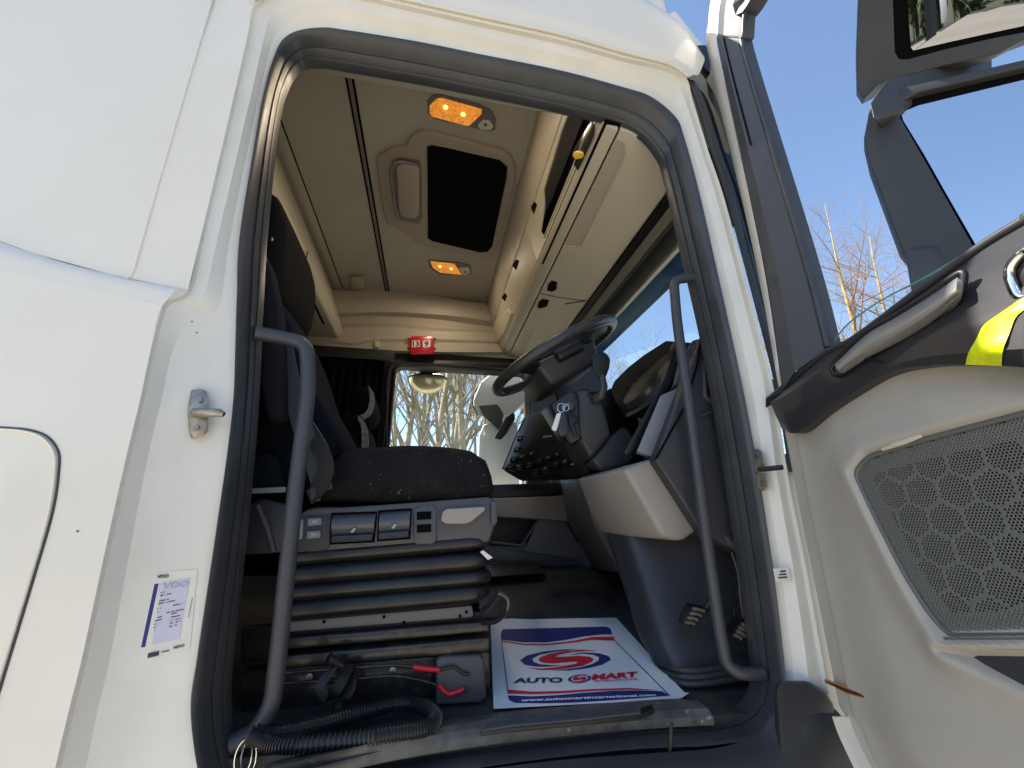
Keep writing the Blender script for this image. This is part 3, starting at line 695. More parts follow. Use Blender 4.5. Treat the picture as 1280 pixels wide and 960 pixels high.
mb = dens([(1118, 132), (1146, 116), (1280, 84), (1416, 56), (1468, 252), (1395, 318), (1290, 330), (1236, 333), (1219, 312), (1176, 236), (1150, 190), (1124, 145)])
mg = dens([(1128, 136), (1150, 127), (1280, 95), (1410, 66), (1460, 250), (1390, 310), (1290, 322), (1240, 325), (1226, 308), (1182, 232), (1157, 188), (1131, 146)])
mirror_unit('main_mirror', mo, mb, mg, aY(1160, 210, MY), n_main, .10, label='large main mirror on the open door, glass showing only sky')
uo = dens([(1076, -60), (1300, -120), (1420, -80), (1440, -10), (1340, 28), (1280, 50), (1250, 66), (1180, 82), (1120, 98), (1100, 104), (1080, 124), (1072, 112), (1071, 60), (1073, 0)])
ub = dens([(1112, -50), (1300, -105), (1405, -70), (1425, -10), (1330, 22), (1282, 40), (1240, 48), (1180, 62), (1136, 74), (1124, 74), (1119, 66), (1118, 50), (1117, 20), (1116, 0)])
ug = dens([(1132, -45), (1300, -98), (1398, -65), (1415, -14), (1330, 14), (1282, 29), (1240, 38), (1190, 49), (1156, 57), (1144, 60), (1141, 56), (1140, 45), (1138, 20), (1136, 0)])
mirror_unit('wide_angle_mirror', uo, ub, ug, aY(1130, 40, MY - .01), n_up, .11, bow=.012, shrink=.7, gm=M('convex_mirror', (.34, .35, .37), .02, metal=1), label='upper wide-angle mirror on the open door, reflecting the road')
hull('mirror_arm', [aY(x, y, MY - .004) for x, y in ((1087, 128), (1108, 98), (1180, 84), (1240, 70), (1240, 92), (1150, 118), (1092, 150))] + [aY(x, y, MY) + Vector((.04, .03, 0)) for x, y in ((1100, 128), (1115, 100), (1240, 72), (1240, 92), (1100, 145))], MHOUS, truck, .006, 3)
hull('mirror_foot', [aY(x, y, MY + .02) for x, y in ((1130, 310), (1226, 300), (1260, 330), (1250, 420), (1150, 430))] + [aY(x, y, MY + .12) for x, y in ((1140, 320), (1226, 310), (1240, 400), (1150, 410))], MHOUS, truck, .01, 3)
# ================================================================== interior shell
ZCEIL = 1.70
ceil = box('ceiling', *B(-1.40, .372, .99, 3.16, ZCEIL, ZCEIL + .05), HEAD, truck)
def cq(pts, dz=0.0): return [aZ(x, y, ZCEIL - dz) for x, y in pts]
# roof seams: a double track and a single seam, running across the cab
for x0, wd in ((-.424, .008), (-.398, .010)): box('ceiling_track', *B(x0 - wd / 2, x0 + wd / 2, 1.0, 3.08, ZCEIL - .003, ZCEIL + .004), BLACKM, ceil)
box('ceiling_track', *B(-.418, -.405, 1.0, 3.08, ZCEIL - .006, ZCEIL + .004), TAUPE, ceil, .002)
xs_ = aZ(375, 215, ZCEIL).x
box('ceiling_seam', *B(xs_ - .003, xs_ + .003, 1.0, 3.10, ZCEIL - .002, ZCEIL + .004), BLACKM, ceil)
box('ceiling_panel', *B(-.80, xs_ - .006, 1.0, 3.10, ZCEIL - .010, ZCEIL + .004), HEAD, ceil, .004)
# small sensor box by the far end of the track
hull('ceiling_latch', cq([(438, 347), (452, 346), (454, 358), (440, 360)], .03) + cq([(436, 345), (454, 345), (456, 360), (438, 361)]), BEIGE, ceil, .004)
tube('latch_wire', [aZ(452, 354, ZCEIL - .012), aZ(478, 356, ZCEIL - .008)], .006, BEIGE, ceil, 6)
# roof hatch: frame, blind, handle pocket
hf = [(508, 180), (516, 170), (528, 165), (545, 167), (590, 179), (630, 190), (640, 198), (645, 212), (643, 235), (622, 312), (617, 321), (606, 324), (560, 315), (530, 308), (518, 302), (515, 295), (500, 288), (484, 280), (479, 265), (471, 205), (473, 197), (490, 186), (508, 184)]
HATF = M('hatch_frame', (.335, .285, .225), .55, bump=(800, .2, .0005))
hat = slab('roof_hatch', cq(hf, .022), Vector((0, 0, .03)), HATF, ceil, .008, 3)
hbp = [(533, 183), (540, 180), (560, 184), (625, 199), (635, 208), (634, 222), (616, 308), (610, 315), (600, 316), (540, 302), (534, 298)]
slab('hatch_blind', cq(hbp, .0235), Vector((0, 0, .0008)), HATCH, hat)
tube('hatch_lip', cq(hbp, .024), .004, HATF, hat, 6, True)
slab('handle_pocket', cq([(490, 200), (500, 196), (525, 200), (527, 205), (528, 272), (524, 280), (500, 276), (494, 270)], .0232), Vector((0, 0, .0006)), TAUPE, hat)
hg = [aZ(498, 272, ZCEIL - .03), aZ(495, 262, ZCEIL - .05), aZ(490, 215, ZCEIL - .05), aZ(494, 205, ZCEIL - .05), aZ(506, 203, ZCEIL - .03)]
slab('hatch_handle', cq([(495, 209), (502, 205), (518, 208), (524, 212), (524, 268), (518, 274), (503, 271), (498, 266)], .045), Vector((0, 0, .018)), HATF, hat, .006, 3)
tube('hatch_grip', rnd([aZ(499, 274, ZCEIL - .03), aZ(494, 262, ZCEIL - .052), aZ(488, 212, ZCEIL - .052), aZ(496, 201, ZCEIL - .05), aZ(522, 206, ZCEIL - .03)], .4), .008, TAUPE, hat, 8)
# reading lamps
def lamp(body, lens, clear, bulbs, name='ceiling_lamp'):
    b = slab(name, cq(body, .010), Vector((0, 0, .02)), TAUPE, ceil, .004, 2)
    slab('lamp_lens', cq(lens, .014), Vector((0, 0, .005)), AMBER, b, .002)
    for x, y in bulbs:
        disc('lamp_bulb', aZ(x, y, ZCEIL - .0150), Vector((0, 0, -1)), .010, .002, BULB, b, 12)
    slab('reading_lens', cq(clear, .014), Vector((0, 0, .005)), CLEARL, b, .002)
    c = sum(cq(clear, .016), Vector()) / len(clear); disc('lens_eye', c + Vector((-.002, -.006, 0)), Vector((0, 0, -1)), .006, .004, BLACK, b, 10)
    ld = bpy.data.lights.new('lamp_light', 'AREA'); ld.energy = LAMP_W; ld.color = (1, .80, .56); ld.shape = 'RECTANGLE'; ld.size = .09; ld.size_y = .12
    lo = bpy.data.objects.new('lamp_light', ld); COL.objects.link(lo); cc = sum(cq(lens, .03), Vector()) / len(lens); lo.parent = b; lo.location = cc - WL[b]
    return b
LAMP_W = 1.25
l1 = lamp([(534, 128), (540, 121), (550, 119), (600, 132), (614, 139), (620, 150), (619, 163), (612, 165), (545, 150), (535, 143)],
          [(537, 132), (546, 124), (552, 123), (602, 137), (602, 143), (586, 158), (580, 157), (540, 146), (537, 142)], [(597, 157), (604, 150), (612, 151), (617, 159), (613, 163), (600, 162)], [(557, 134), (579, 143)])
l2 = lamp([(535, 326), (575, 329), (588, 333), (590, 342), (584, 346), (548, 343), (538, 335)],
          [(538, 327), (568, 330), (577, 344), (550, 341), (541, 335)], [(573, 335), (586, 335), (588, 341), (584, 345), (578, 345)], [(550, 333), (564, 336)])
# rear lockers above the bunk
loc = hull('rear_locker', [P(-.82, 1.05, 1.69), P(-.82, 3.10, 1.69), P(-.80, 3.10, 1.60), P(-.80, 1.05, 1.60), P(-.70, 3.10, 1.34), P(-.70, 1.05, 1.34), P(-.72, 3.10, 1.27), P(-.72, 1.05, 1.27), P(-1.3, 1.05, 1.26), P(-1.3, 3.10, 1.26), P(-1.3, 1.05, 1.69), P(-1.3, 3.1, 1.69)], BEIGE2, truck, .012, 3)
# the two-piece front of the locker, traced on its face
ga = [aP(x, y, P(-.75, 3.1, 1.47), Vector((.26, 0, .10)).normalized()) for x, y in ((357, 322), (374, 345), (385, 365), (404, 405))]
tube('locker_gap', [p + Vector((.002, 0, .0)) for p in ga], .005, BLACKM, loc, 6)
tube('locker_joint', [aP(x, y, P(-.75, 3.1, 1.47), Vector((.26, 0, .10)).normalized()) for x, y in ((389, 299), (382, 325), (373, 343))], .0025, BLACKM, loc, 6)
# far side trim above the passenger door: horizontal mouldings
YF = 3.10
def tl_(pts, Y): return [aY(x, y, Y) for x, y in pts]
T = [([(360, 352), (420, 363), (485, 362), (545, 370), (608, 381), (640, 386)], YF - .01), ([(360, 374), (418, 379), (485, 379), (545, 385), (600, 393), (636, 398)], YF - .035), ([(360, 388), (415, 391), (485, 390), (545, 393), (592, 398), (632, 405)], YF - .03),
     ([(360, 392), (410, 396), (485, 394), (545, 399), (594, 406), (632, 410)], YF + .02), ([(360, 400), (408, 404), (485, 404), (545, 410), (598, 413), (632, 415)], YF + .018), ([(360, 408), (405, 410), (485, 409), (545, 414), (603, 415), (634, 418)], YF - .03),
     ([(360, 418), (400, 421), (440, 429), (470, 424), (545, 424), (634, 427)], YF - .034), ([(360, 424), (395, 427), (440, 432), (470, 428), (545, 428), (634, 430)], YF - .022), ([(350, 434), (390, 437), (440, 438), (485, 438), (560, 440), (634, 440)], YF - .026), ([(350, 440), (390, 441), (440, 442), (485, 442), (560, 443), (634, 444)], YF + .02)]
loft('side_trim', [tl_(a, Y) for a, Y in T], BEIGE, truck, na=60, nc=3, smooth_across=False, ang=25)
box('side_wall', *B(-1.40, 1.0, YF + .03, YF + .08, 1.15, 1.80), HEAD, truck)
for x, y in ((383, 428), (471, 430)): hull('coat_hook', [aY(x + a, y + b, YF - .04) for a, b in ((-3, -3), (3, -3), (3, 4), (-3, 4))] + [aY(x + a, y + b, YF - .02) for a, b in ((-4, -4), (4, -4), (4, 5), (-4, 5))], BEIGE2, truck, .003)
# passenger door with window
ow = [P(X, YF + .03, Z) for X, Z in rrect(.0, .35, 2.7, 1.75, .02)]
wx0, wx1, wz0, wz1 = aY(489, 500, YF).x + .01, .70, .20, aY(560, 461, YF).z - ZC
iw = [P(X, YF + .0, Z) for X, Z in rrect((wx0 + wx1) / 2, (wz0 + wz1) / 2, wx1 - wx0, wz1 - wz0, .055)]
iw1 = [P(X, YF + .02, Z) for X, Z in rrect((wx0 + wx1) / 2, (wz0 + wz1) / 2, wx1 - wx0 + .07, wz1 - wz0 + .07, .07)]
iw2 = [p + Vector((0, .10, 0)) for p in iw]
pdr = loft('passenger_door', [ow, iw1, iw, iw2, [p + Vector((0, .08, 0)) for p in ow]], BLACK, truck, curve=False, closed=True, nc=1, ang=30)
tube('window_seal', [p + Vector((0, .002, 0)) for p in iw], .008, RUBBER, pdr, 8, True)
tube('window_trim', [p + Vector((0, -.004, 0)) for p in iw1], .006, GREYP, pdr, 8, True)
slab('window_glass', [p + Vector((0, .05, 0)) for p in iw], Vector((0, .004, 0)), GLASS, pdr)
tube('door_frame_lip', [aY(x, y, YF - .004) for x, y in ((484, 600), (484, 480), (487, 462), (497, 456), (520, 455), (640, 455))], .005, GREYP, pdr, 6)
# passenger-side mirrors outside the window
WHITE_M = M('white_mirror_shell', (.78, .78, .76), .3, coat=.4)
h1 = hull('passenger_wide_mirror', [aY(x, y, 3.42) for x, y in ((591, 500), (600, 478), (618, 462), (645, 455), (660, 500), (640, 520), (600, 522), (592, 515))] + [aY(x, y, 3.55) for x, y in ((598, 498), (612, 474), (645, 462), (655, 500), (600, 515))], WHITE_M, truck, .015, 3)
h2 = hull('passenger_main_mirror', [aY(x, y, 3.42) for x, y in ((598, 545), (604, 530), (630, 524), (648, 528), (650, 610), (600, 620), (596, 600))] + [aY(x, y, 3.54) for x, y in ((602, 545), (632, 530), (645, 612), (602, 612))], WHITE_M, truck, .015, 3)
hull('mirror_bracket', [aY(x, y, 3.40) for x, y in ((598, 507), (612, 515), (622, 505), (630, 518), (626, 540), (614, 528), (604, 520))] + [aY(x, y, 3.44) for x, y in ((600, 510), (628, 515), (624, 538), (606, 522))], GREYP, truck, .006)
tube('mirror_frame', rnd([aY(x, y, 3.41) for x, y in ((597, 520), (590, 505), (592, 490), (602, 476))], .4), .006, BLACK, h1, 6)
hull('mirror_bracket', [aY(x, y, 3.30) for x, y in ((618, 548), (632, 522), (642, 515), (644, 524), (634, 540), (626, 550))] + [aY(x, y, 3.34) for x, y in ((618, 548), (632, 522), (644, 518), (634, 542))], BLACK, truck, .004)
km = bmesh.new(); bmesh.ops.create_uvsphere(km, u_segments=24, v_segments=14, radius=1)
c_ = aY(535, 473, 3.30)
for v in km.verts: v.co = c_ + Vector((v.co.x * .148, v.co.y * .085, v.co.z * (.125 if v.co.z < 0 else .012) + .0))
kb = fin(km, 'kerb_mirror', M('kerb_mirror_reflection', (.74, .66, .42), .22, metal=.5), truck, ang=60)  # bright yellowish ground reflection is put into the mirror's base colour
tube('mirror_rim', [c_ + Vector((.15 * math.cos(a), .088 * math.sin(a), .004)) for a in [2 * math.pi * i / 28 for i in range(28)]], .006, BLACK, kb, 6, True)
hull('kerb_mirror_arm', [aY(x, y, 3.24) for x, y in ((522, 462), (548, 462), (544, 470), (528, 470))] + [aY(x, y, 3.30) for x, y in ((522, 462), (548, 462), (544, 471), (528, 471))], BLACK, truck, .003)
# curtain hanging beside the passenger window
def curtain():
    lines = []
    for x, y0, y1 in ((330, 436, 620), (372, 437, 620), (400, 438, 620), (430, 438, 620), (455, 439, 620), (483, 440, 620)):
        pass
    bm = bmesh.new(); n = 90; a = []
    x0, x1 = -1.15, -.37
    for j in range(9):
        z = 1.15 - j * .18
        a.append([bm.verts.new(P(x0 + (x1 - x0) * i / n, 3.0 + .028 * math.sin(i * .95 + .3 * math.sin(j * .8)) * (.6 + .05 * j) + .01 * math.sin(i * .31 + j), z)) for i in range(n + 1)])
    for j in range(8):
        for i in range(n): bm.faces.new((a[j][i], a[j][i + 1], a[j + 1][i + 1], a[j + 1][i]))
    return fin(bm, 'curtain', CURT, None, ang=80)
tag(curtain(), 'black pleated curtain gathered behind the passenger window', 'curtain')

box('curtain_rail', *B(-1.25, -.30, 2.94, 2.97, 1.075, 1.155), BLACK, truck, .004)
# ================================================================== overhead console above the windscreen
Y0, Y1 = 1.012, 3.09
def lat(name, prof, mat, parent, y0=Y0, y1=Y1, bevel=.006, thick=.02, seg=3):
    """bent sheet: X-Z profile run across the cab, with real thickness"""
    bm = bmesh.new(); n = len(prof); nrm = []
    for i in range(n):
        a = prof[max(0, i - 1)]; b = prof[min(n - 1, i + 1)]; t = Vector((b[0] - a[0], 0, b[1] - a[1])).normalized(); nrm.append(Vector((t.z, 0, -t.x)))
    f = [[bm.verts.new(P(x, yy, z)) for x, z in prof] for yy in (y0, y1)]
    bk = [[bm.verts.new(P(x, yy, z) - nn * thick) for (x, z), nn in zip(prof, nrm)] for yy in (y0, y1)]
    for i in range(n - 1):
        bm.faces.new((f[0][i], f[0][i + 1], f[1][i + 1], f[1][i])); bm.faces.new((bk[0][i + 1], bk[0][i], bk[1][i], bk[1][i + 1]))
        bm.faces.new((f[0][i + 1], f[0][i], bk[0][i], bk[0][i + 1])); bm.faces.new((f[1][i], f[1][i + 1], bk[1][i + 1], bk[1][i]))
    bm.faces.new((f[0][0], f[1][0], bk[1][0], bk[0][0])); bm.faces.new((f[1][-1], f[0][-1], bk[0][-1], bk[1][-1]))
    return fin(bm, name, mat, parent, bevel, seg)
con = lat('overhead_console', [(.366, 1.71), (.405, 1.52), (.418, 1.475)], BEIGE, truck, bevel=.004)
# opening zone: frame round the dark cubby on the driver side
opA = P(.432, 2, 1.44); opd = Vector((.475 - .432, 0, 1.30 - 1.44)); opn = Vector((0, 1, 0)).cross(opd).normalized()
def aO(x, y, d=0.0): return aP(x, y, opA + opn * d, opn)
fr_o = [(712, 118), (722, 118), (758, 126), (770, 160), (702, 296), (686, 312), (676, 304), (668, 262), (676, 232), (700, 150)]
cub = [(716, 128), (724, 126), (742, 132), (745, 160), (735, 190), (690, 296), (682, 300), (676, 290), (681, 255), (680, 236), (702, 165)]
lat('console_face', [(.420, 1.472), (.481, 1.282)], BEIGE2, con, y0=1.86, bevel=.004)
def clampO(p):
    t = (p - opA).dot(opd) / opd.dot(opd); t2 = max(-.10, min(1.0, t)); return p + opd * (t2 - t)
hole = [clampO(aO(x, y)) for x, y in cub]
f0 = P(.420, 0, 1.472); f1 = P(.481, 0, 1.282)
ring = [Vector((f0.x, 1.012, f0.z)), Vector((f0.x, 1.859, f0.z)), Vector((f1.x, 1.859, f1.z)), Vector((f1.x, 1.012, f1.z))]
tr_ = tessellate_polygon([ring, hole]); me = bpy.data.meshes.new('console_face'); me.from_pydata(ring + hole, [], tr_); link('console_face', me, BEIGE2, con, smooth=False)
bx_ = box('cubby', *B(.50, .80, 1.0, 1.84, 1.25, 1.47), BLACKM, con)
tube('cubby_rim', hole, .005, BEIGE2, con, 8, True)
lip = lat('console_lip', [(.482, 1.279), (.50, 1.255), (.535, 1.236), (.548, 1.234)], BEIGE2, con, bevel=.004)
lid = lat('console_lid', [(.556, 1.2325), (.70, 1.216), (.826, 1.20), (.836, 1.206)], BEIGE2, con, bevel=.006)
# lid recess for the hand and latches, traced on the lid
ldn = Vector((0, 1, 0)).cross(Vector((.27, 0, -.0325))).normalized(); ldp = P(.70, 2, 1.216)
def aL(x, y, d=0.0): return aP(x, y, ldp + ldn * d, ldn)
if ldn.z > 0: ldn = -ldn
for pts in ([(769, 174), (780, 178), (782, 192), (776, 208), (735, 290), (726, 308), (706, 307), (711, 296)], [(656, 412), (668, 411), (654, 444), (642, 444)]):
    rc = slab('hand_recess', [aL(x, y, .0012) for x, y in pts], ldn * -.0006, BEIGE, lid)
    tube('recess_edge', [aL(x, y, .0015) for x, y in pts[1:-1]], .0035, BEIGE2, lid, 6)
for pts in ([(685, 355), (690, 350), (697, 352), (696, 362), (690, 365), (683, 363)], [(673, 377), (678, 373), (687, 375), (684, 383), (675, 386), (671, 384)]):
    slab('lid_latch', [aL(x, y, .002) for x, y in pts], ldn * -.001, BLACKM, lid)
    tube('latch_rim', [aL(x, y, .002) for x, y in pts], .0022, BEIGE, lid, 6, True)
tube('lid_joint', [aL(676, 367, .001), aL(700, 372, .001), aL(733, 376, .001)], .0022, BLACKM, lid, 6)
tube('lid_joint', [aL(733, 376, .002), aL(706, 380, .002)], .004, TAUPE, lid, 6)
# cut-outs on the console's rear face
for pts in ([(663, 258), (668, 252), (671, 256), (667, 268)], [(640, 332), (645, 324), (649, 326), (645, 338)], [(627, 372), (631, 366), (634, 370), (631, 377)]):
    slab('console_slot', [aO(x, y, .003) for x, y in pts], -opn * .001, BLACKM, con)
hull('console_grip', [aO(x, y, .012) for x, y in ((620, 404), (634, 388), (639, 392), (630, 416), (620, 430), (617, 424))] + [aO(x, y, -.004) for x, y in ((617, 402), (636, 384), (642, 392), (632, 418), (620, 434), (615, 426))], BEIGE2, con, .004)
# header, smoked visor and windscreen
lat('windscreen_header', [(.838, 1.195), (.88, 1.178), (.93, 1.165)], BLACK, truck, bevel=.002, thick=.04)
lat('windscreen_header', [(.865, 1.172), (.905, 1.160)], M('header_trim', (.16, .14, .11), .6), truck, bevel=.002, thick=.006)
lat('windscreen_header', [(.93, 1.168), (1.0, 1.15)], BLACK, truck, bevel=.002, thick=.05)
wsn = [(1.035, 1.16), (1.12, .80), (1.19, .42), (1.22, .10)]
wsc = lat('windscreen', wsn, GLASS, truck, y0=1.02, y1=3.12, bevel=0, thick=.006)
lat('sun_visor', [(1.12, 1.10), (1.06, 1.20)], VISOR, truck, y0=.98, y1=3.15, bevel=0, thick=.006)
lat('roof_front', [(.80, 1.85), (1.0, 1.50), (1.04, 1.17)], PAINT, truck, y0=.99, y1=3.2, bevel=.01, thick=.03)
for yy in (1.0, 3.13):
    hull('windscreen_pillar', [P(1.02 + .18 * k, yy + dy, 1.18 - 1.05 * k) + Vector((dx, 0, 0)) for k in (0, 1) for dx in (-.12, .03) for dy in (-.02, .04)], BLACK, truck, .01, 3)
hull('front_panel', [P(1.20, .98, .12), P(1.27, .98, -.5), P(1.17, .98, .12), P(1.17, .98, -.9), P(1.27, .98, -.9)] + [P(1.20, 3.18, .12), P(1.27, 3.18, -.5), P(1.17, 3.18, .12), P(1.17, 3.18, -.9), P(1.27, 3.18, -.9)], PAINT, truck, .01)
# near A pillar inside, lower side wall ahead of the door, far lower wall
box('front_side_wall', *B(.86, 1.22, .935, .975, -.5, .16), PAINT, truck, .005)
box('rear_side_wall', *B(-1.40, -.52, .955, .99, -.5, 1.8), BEIGE, truck)
box('far_side', *B(-1.48, 1.2, 3.20, 3.26, -.9, .18), PAINT, truck, .01)
box('far_side', *B(-1.48, -.42, 3.20, 3.26, .18, 1.90), PAINT, truck, .01)
box('far_side', *B(-.42, .9, 3.20, 3.26, 1.16, 1.90), PAINT, truck, .01)
box('inner_header', *B(-.55, .80, .985, 1.10, 1.36, 1.72), HEAD, truck, .01)
# ================================================================== floor
def fz(Y): return -.398 + .16 * (max(1.06, min(1.56, Y)) - 1.06)
lines = [[P(X, Y, fz(Y) + .002 * noise.noise(Vector((X * 9, Y * 9, 0)))) for X in [-1.3 + 2.48 * i / 30 for i in range(31)]] for Y in (.985, 1.06, 1.2, 1.35, 1.5, 1.56, 1.8, 2.4, 3.12)]
floor = loft('cab_floor', lines, FLOORM, truck, curve=False, nc=3, ext=Vector((0, 0, -.06)))
# sill tread plate: grey strip between seal and floor with a ribbed black insert
sA = [aZ(x, y, -.392) for x, y in ((330, 972), (410, 955), (520, 933), (640, 916), (760, 904), (860, 897), (892, 896))]
sB = [aZ(x, y, -.374) for x, y in ((330, 962), (420, 940), (520, 916), (600, 900), (700, 888), (820, 877), (872, 876))]
sC = [aZ(x, y, -.39) for x, y in ((330, 955), (420, 932), (520, 908), (600, 893), (700, 883), (820, 874), (868, 873))]
sill = loft('sill_plate', [sA, [p.lerp(q, .3) + Vector((0, 0, .006)) for p, q in zip(sA, sB)], sB, sC], SILL, truck, na=50, nc=3, ext=Vector((0, 0, -.015)))
tA = [(600, 915), (640, 909), (720, 902), (800, 893), (818, 886)]; tB = [(612, 905), (650, 898), (720, 892), (800, 884), (815, 880)]
slab('tread_insert', [aZ(x, y, -.376) for x, y in tA] + [aZ(x, y, -.374) for x, y in tB[::-1]], Vector((0, 0, -.008)), BLACK, sill, .002)
for k in range(4):
    f = (k + .5) / 4; tube('tread_rib', [aZ(a[0], a[1], -.376).lerp(aZ(b[0], b[1], -.374), f) + Vector((0, 0, .001)) for a, b in zip(tA[:-1], tB[:-1])], .003, RUBBER, sill, 6)
# engine tunnel lid
hull('engine_tunnel', [aZ(600, 772, -.300), aZ(630, 771, -.300), aZ(711, 762, -.300), aZ(744, 754, -.295), aZ(752, 745, -.285), aZ(773, 717, -.245), aZ(600, 722, -.245)] + [P(.0, 1.62, -.38), P(.70, 1.62, -.38), P(1.0, 2.0, -.38), P(.0, 2.1, -.38)], TUNNEL, truck, .012, 3)
hull('tunnel_tray', [aZ(600, 706, -.20), aZ(672, 704, -.20), aZ(682, 716, -.22), aZ(600, 722, -.225)] + [aZ(600, 706, -.26), aZ(672, 704, -.26), aZ(600, 722, -.26)], BLACK, truck, .006)
hull('tunnel_top', [P(.30, 2.05, -.24), P(1.10, 2.05, -.24), P(.30, 2.9, -.14), P(1.10, 2.9, -.14), P(.30, 2.05, -.4), P(1.1, 2.05, -.4), P(.3, 2.9, -.4), P(1.1, 2.9, -.4)], TUNNEL, truck, .02, 3)

# ================================================================== dashboard
dash = lat('dashboard', [(.86, .10), (.90, .28), (.98, .42), (1.10, .46), (1.19, .42)], BLACK, truck, y0=1.24, y1=3.08, bevel=.012, thick=.05)
# middle and passenger side, lower tiers
md = lambda pts, Y0_, dY, mat, nm, bv=.006: hull(nm, [aY(x, y, Y0_) for x, y in pts] + [aY(x, y, Y0_) + Vector((.01, dY, 0)) for x, y in pts], mat, dash, bv, 3)
md([(610, 606), (700, 603), (708, 618), (680, 620), (610, 623)], 2.25, .10, BLACK, 'dash_shelf')
md([(606, 623), (678, 621), (706, 620), (730, 653), (712, 650), (680, 645), (606, 645)], 2.22, .14, KNEE, 'dash_ledge')
md([(674, 646), (706, 650), (733, 700), (702, 697), (655, 690)], 2.24, .03, TAUPE, 'lower_panel')
md([(606, 646), (673, 648), (652, 684), (606, 682)], 2.42, .02, CHAR, 'storage_recess')
tube('recess_lip', [aY(x, y, 2.24) for x, y in ((606, 677), (652, 682), (674, 648))], .006, TAUPE, dash, 6)
md([(606, 683), (654, 689), (702, 698), (733, 702), (700, 702), (606, 703)], 2.24, .03, GREYP, 'lower_panel')
hull('console_side', [aY(700, 600, 2.2), aY(724, 600, 1.72), aY(742, 655, 1.72), aY(773, 716, 1.72), aY(741, 711, 2.2), aY(709, 652, 2.2)] + [aY(724, 600, 1.72) + Vector((.1, 0, 0)), aY(773, 716, 1.72) + Vector((.1, 0, 0)), aY(700, 600, 2.2) + Vector((.2, 0, 0)), aY(741, 711, 2.2) + Vector((.2, 0, 0))], TAUPE, dash, .008, 3)
# switch panel turned to the driver
swp = [(628, 588, 2.05), (657, 519, 2.05), (676, 514, 1.85), (690, 530, 1.72), (724, 575, 1.62), (738, 590, 1.58), (722, 597, 1.62), (650, 601, 2.0)]
sw = hull('switch_panel', [aY(x, y, Y) for x, y, Y in swp] + [aY(x, y, Y) + Vector((.08, .02, 0)) for x, y, Y in swp], BLACK, dash, .008, 3)
GLOSS = M('gloss_black', (.008, .008, .009), .12, coat=.5)
spn = (aY(724, 590, 1.60) - aY(628, 588, 2.05)).cross(aY(657, 519, 2.05) - aY(628, 588, 2.05)).normalized()
if spn.x > 0: spn = -spn
sp0 = aY(628, 588, 2.05)
def aS(x, y, d): return aP(x, y, sp0 + spn * d, spn)
rows_ = [[(650, 548), (662, 540), (672, 536)], [(646, 562), (657, 557), (668, 552), (680, 549)], [(641, 574), (652, 571), (664, 567), (676, 563), (687, 558)], [(637, 584), (648, 583), (661, 581), (673, 577), (685, 572), (696, 568)], [(668, 590), (681, 586), (694, 581), (706, 577)]]
for rw in rows_:
    for x, y in rw:
        b_ = slab('dash_switch', [aS(x + a, y + b, .030) for a, b in ((-4.5, 3), (3.5, 2), (5.5, -4), (-2.5, -3))], -spn * .03, GLOSS, sw, .003)
        c = random.random()
        if c < .6: flat('switch_icon', [aS(x + a, y + b, .0308) for a, b in ((-1.5, 0.5), (.5, .2), (1.1, -1.2), (-.9, -1))], LETW, sw)
tube('switch_panel_edge', [aS(628, 587, .032), aS(642, 552, .032), aS(656, 522, .032)], .004, GREYP, sw, 6)
for a, b in (((679, 546), (690, 545)), ((709, 563), (720, 559)), ((713, 581), (731, 575))):
    tube('trim_line', [aY(*a, 1.5), aY(*b, 1.5)], .0035, SILV, sw, 6)
# instrument binnacle: hood open towards the driver, glass inside
hood_n = [(843, 428, 1.24), (846, 438, 1.22), (830, 484, 1.20), (815, 503, 1.20), (793, 518, 1.22), (782, 521, 1.24)]
hood_f = [(832, 426, 1.32), (804, 444, 1.46), (785, 459, 1.58), (768, 476, 1.68), (762, 490, 1.66), (772, 506, 1.45)]
bin_ = hull('instrument_binnacle', [aY(*p[:2], p[2]) for p in hood_n + hood_f] + [P(.98, 1.25, .40), P(.98, 1.65, .40), P(1.05, 1.3, .62), P(1.02, 1.6, .58)], M('binnacle_matte', (.006, .006, .0065), .8, spec=.2, bump=(900, .2, .0004)), dash, .012, 4)
fb = [(752, 492), (764, 484), (776, 500), (798, 520), (806, 572), (776, 592), (738, 592), (744, 540)]
hull('dash_body', [aY(x, y, 1.64) for x, y in fb] + [aY(x, y, 1.64) + Vector((.05, .25, 0)) for x, y in fb], BLACK, dash, .01, 3)
hull('instrument_glass', [aY(x, y, Y) for x, y, Y in ((826, 448, 1.24), (838, 440, 1.205), (822, 488, 1.185), (806, 504, 1.19), (786, 513, 1.22), (779, 500, 1.36), (790, 480, 1.38))], M('instrument_glass', (.008, .013, .012), .35), bin_)
ribbon('binnacle_edge', crs([aY(x, y, Y) for x, y, Y in ((843, 430, 1.19), (834, 462, 1.18), (820, 493, 1.18), (800, 510, 1.19), (782, 520, 1.20))], 24), .03, .01, BLACK, bin_, YY)
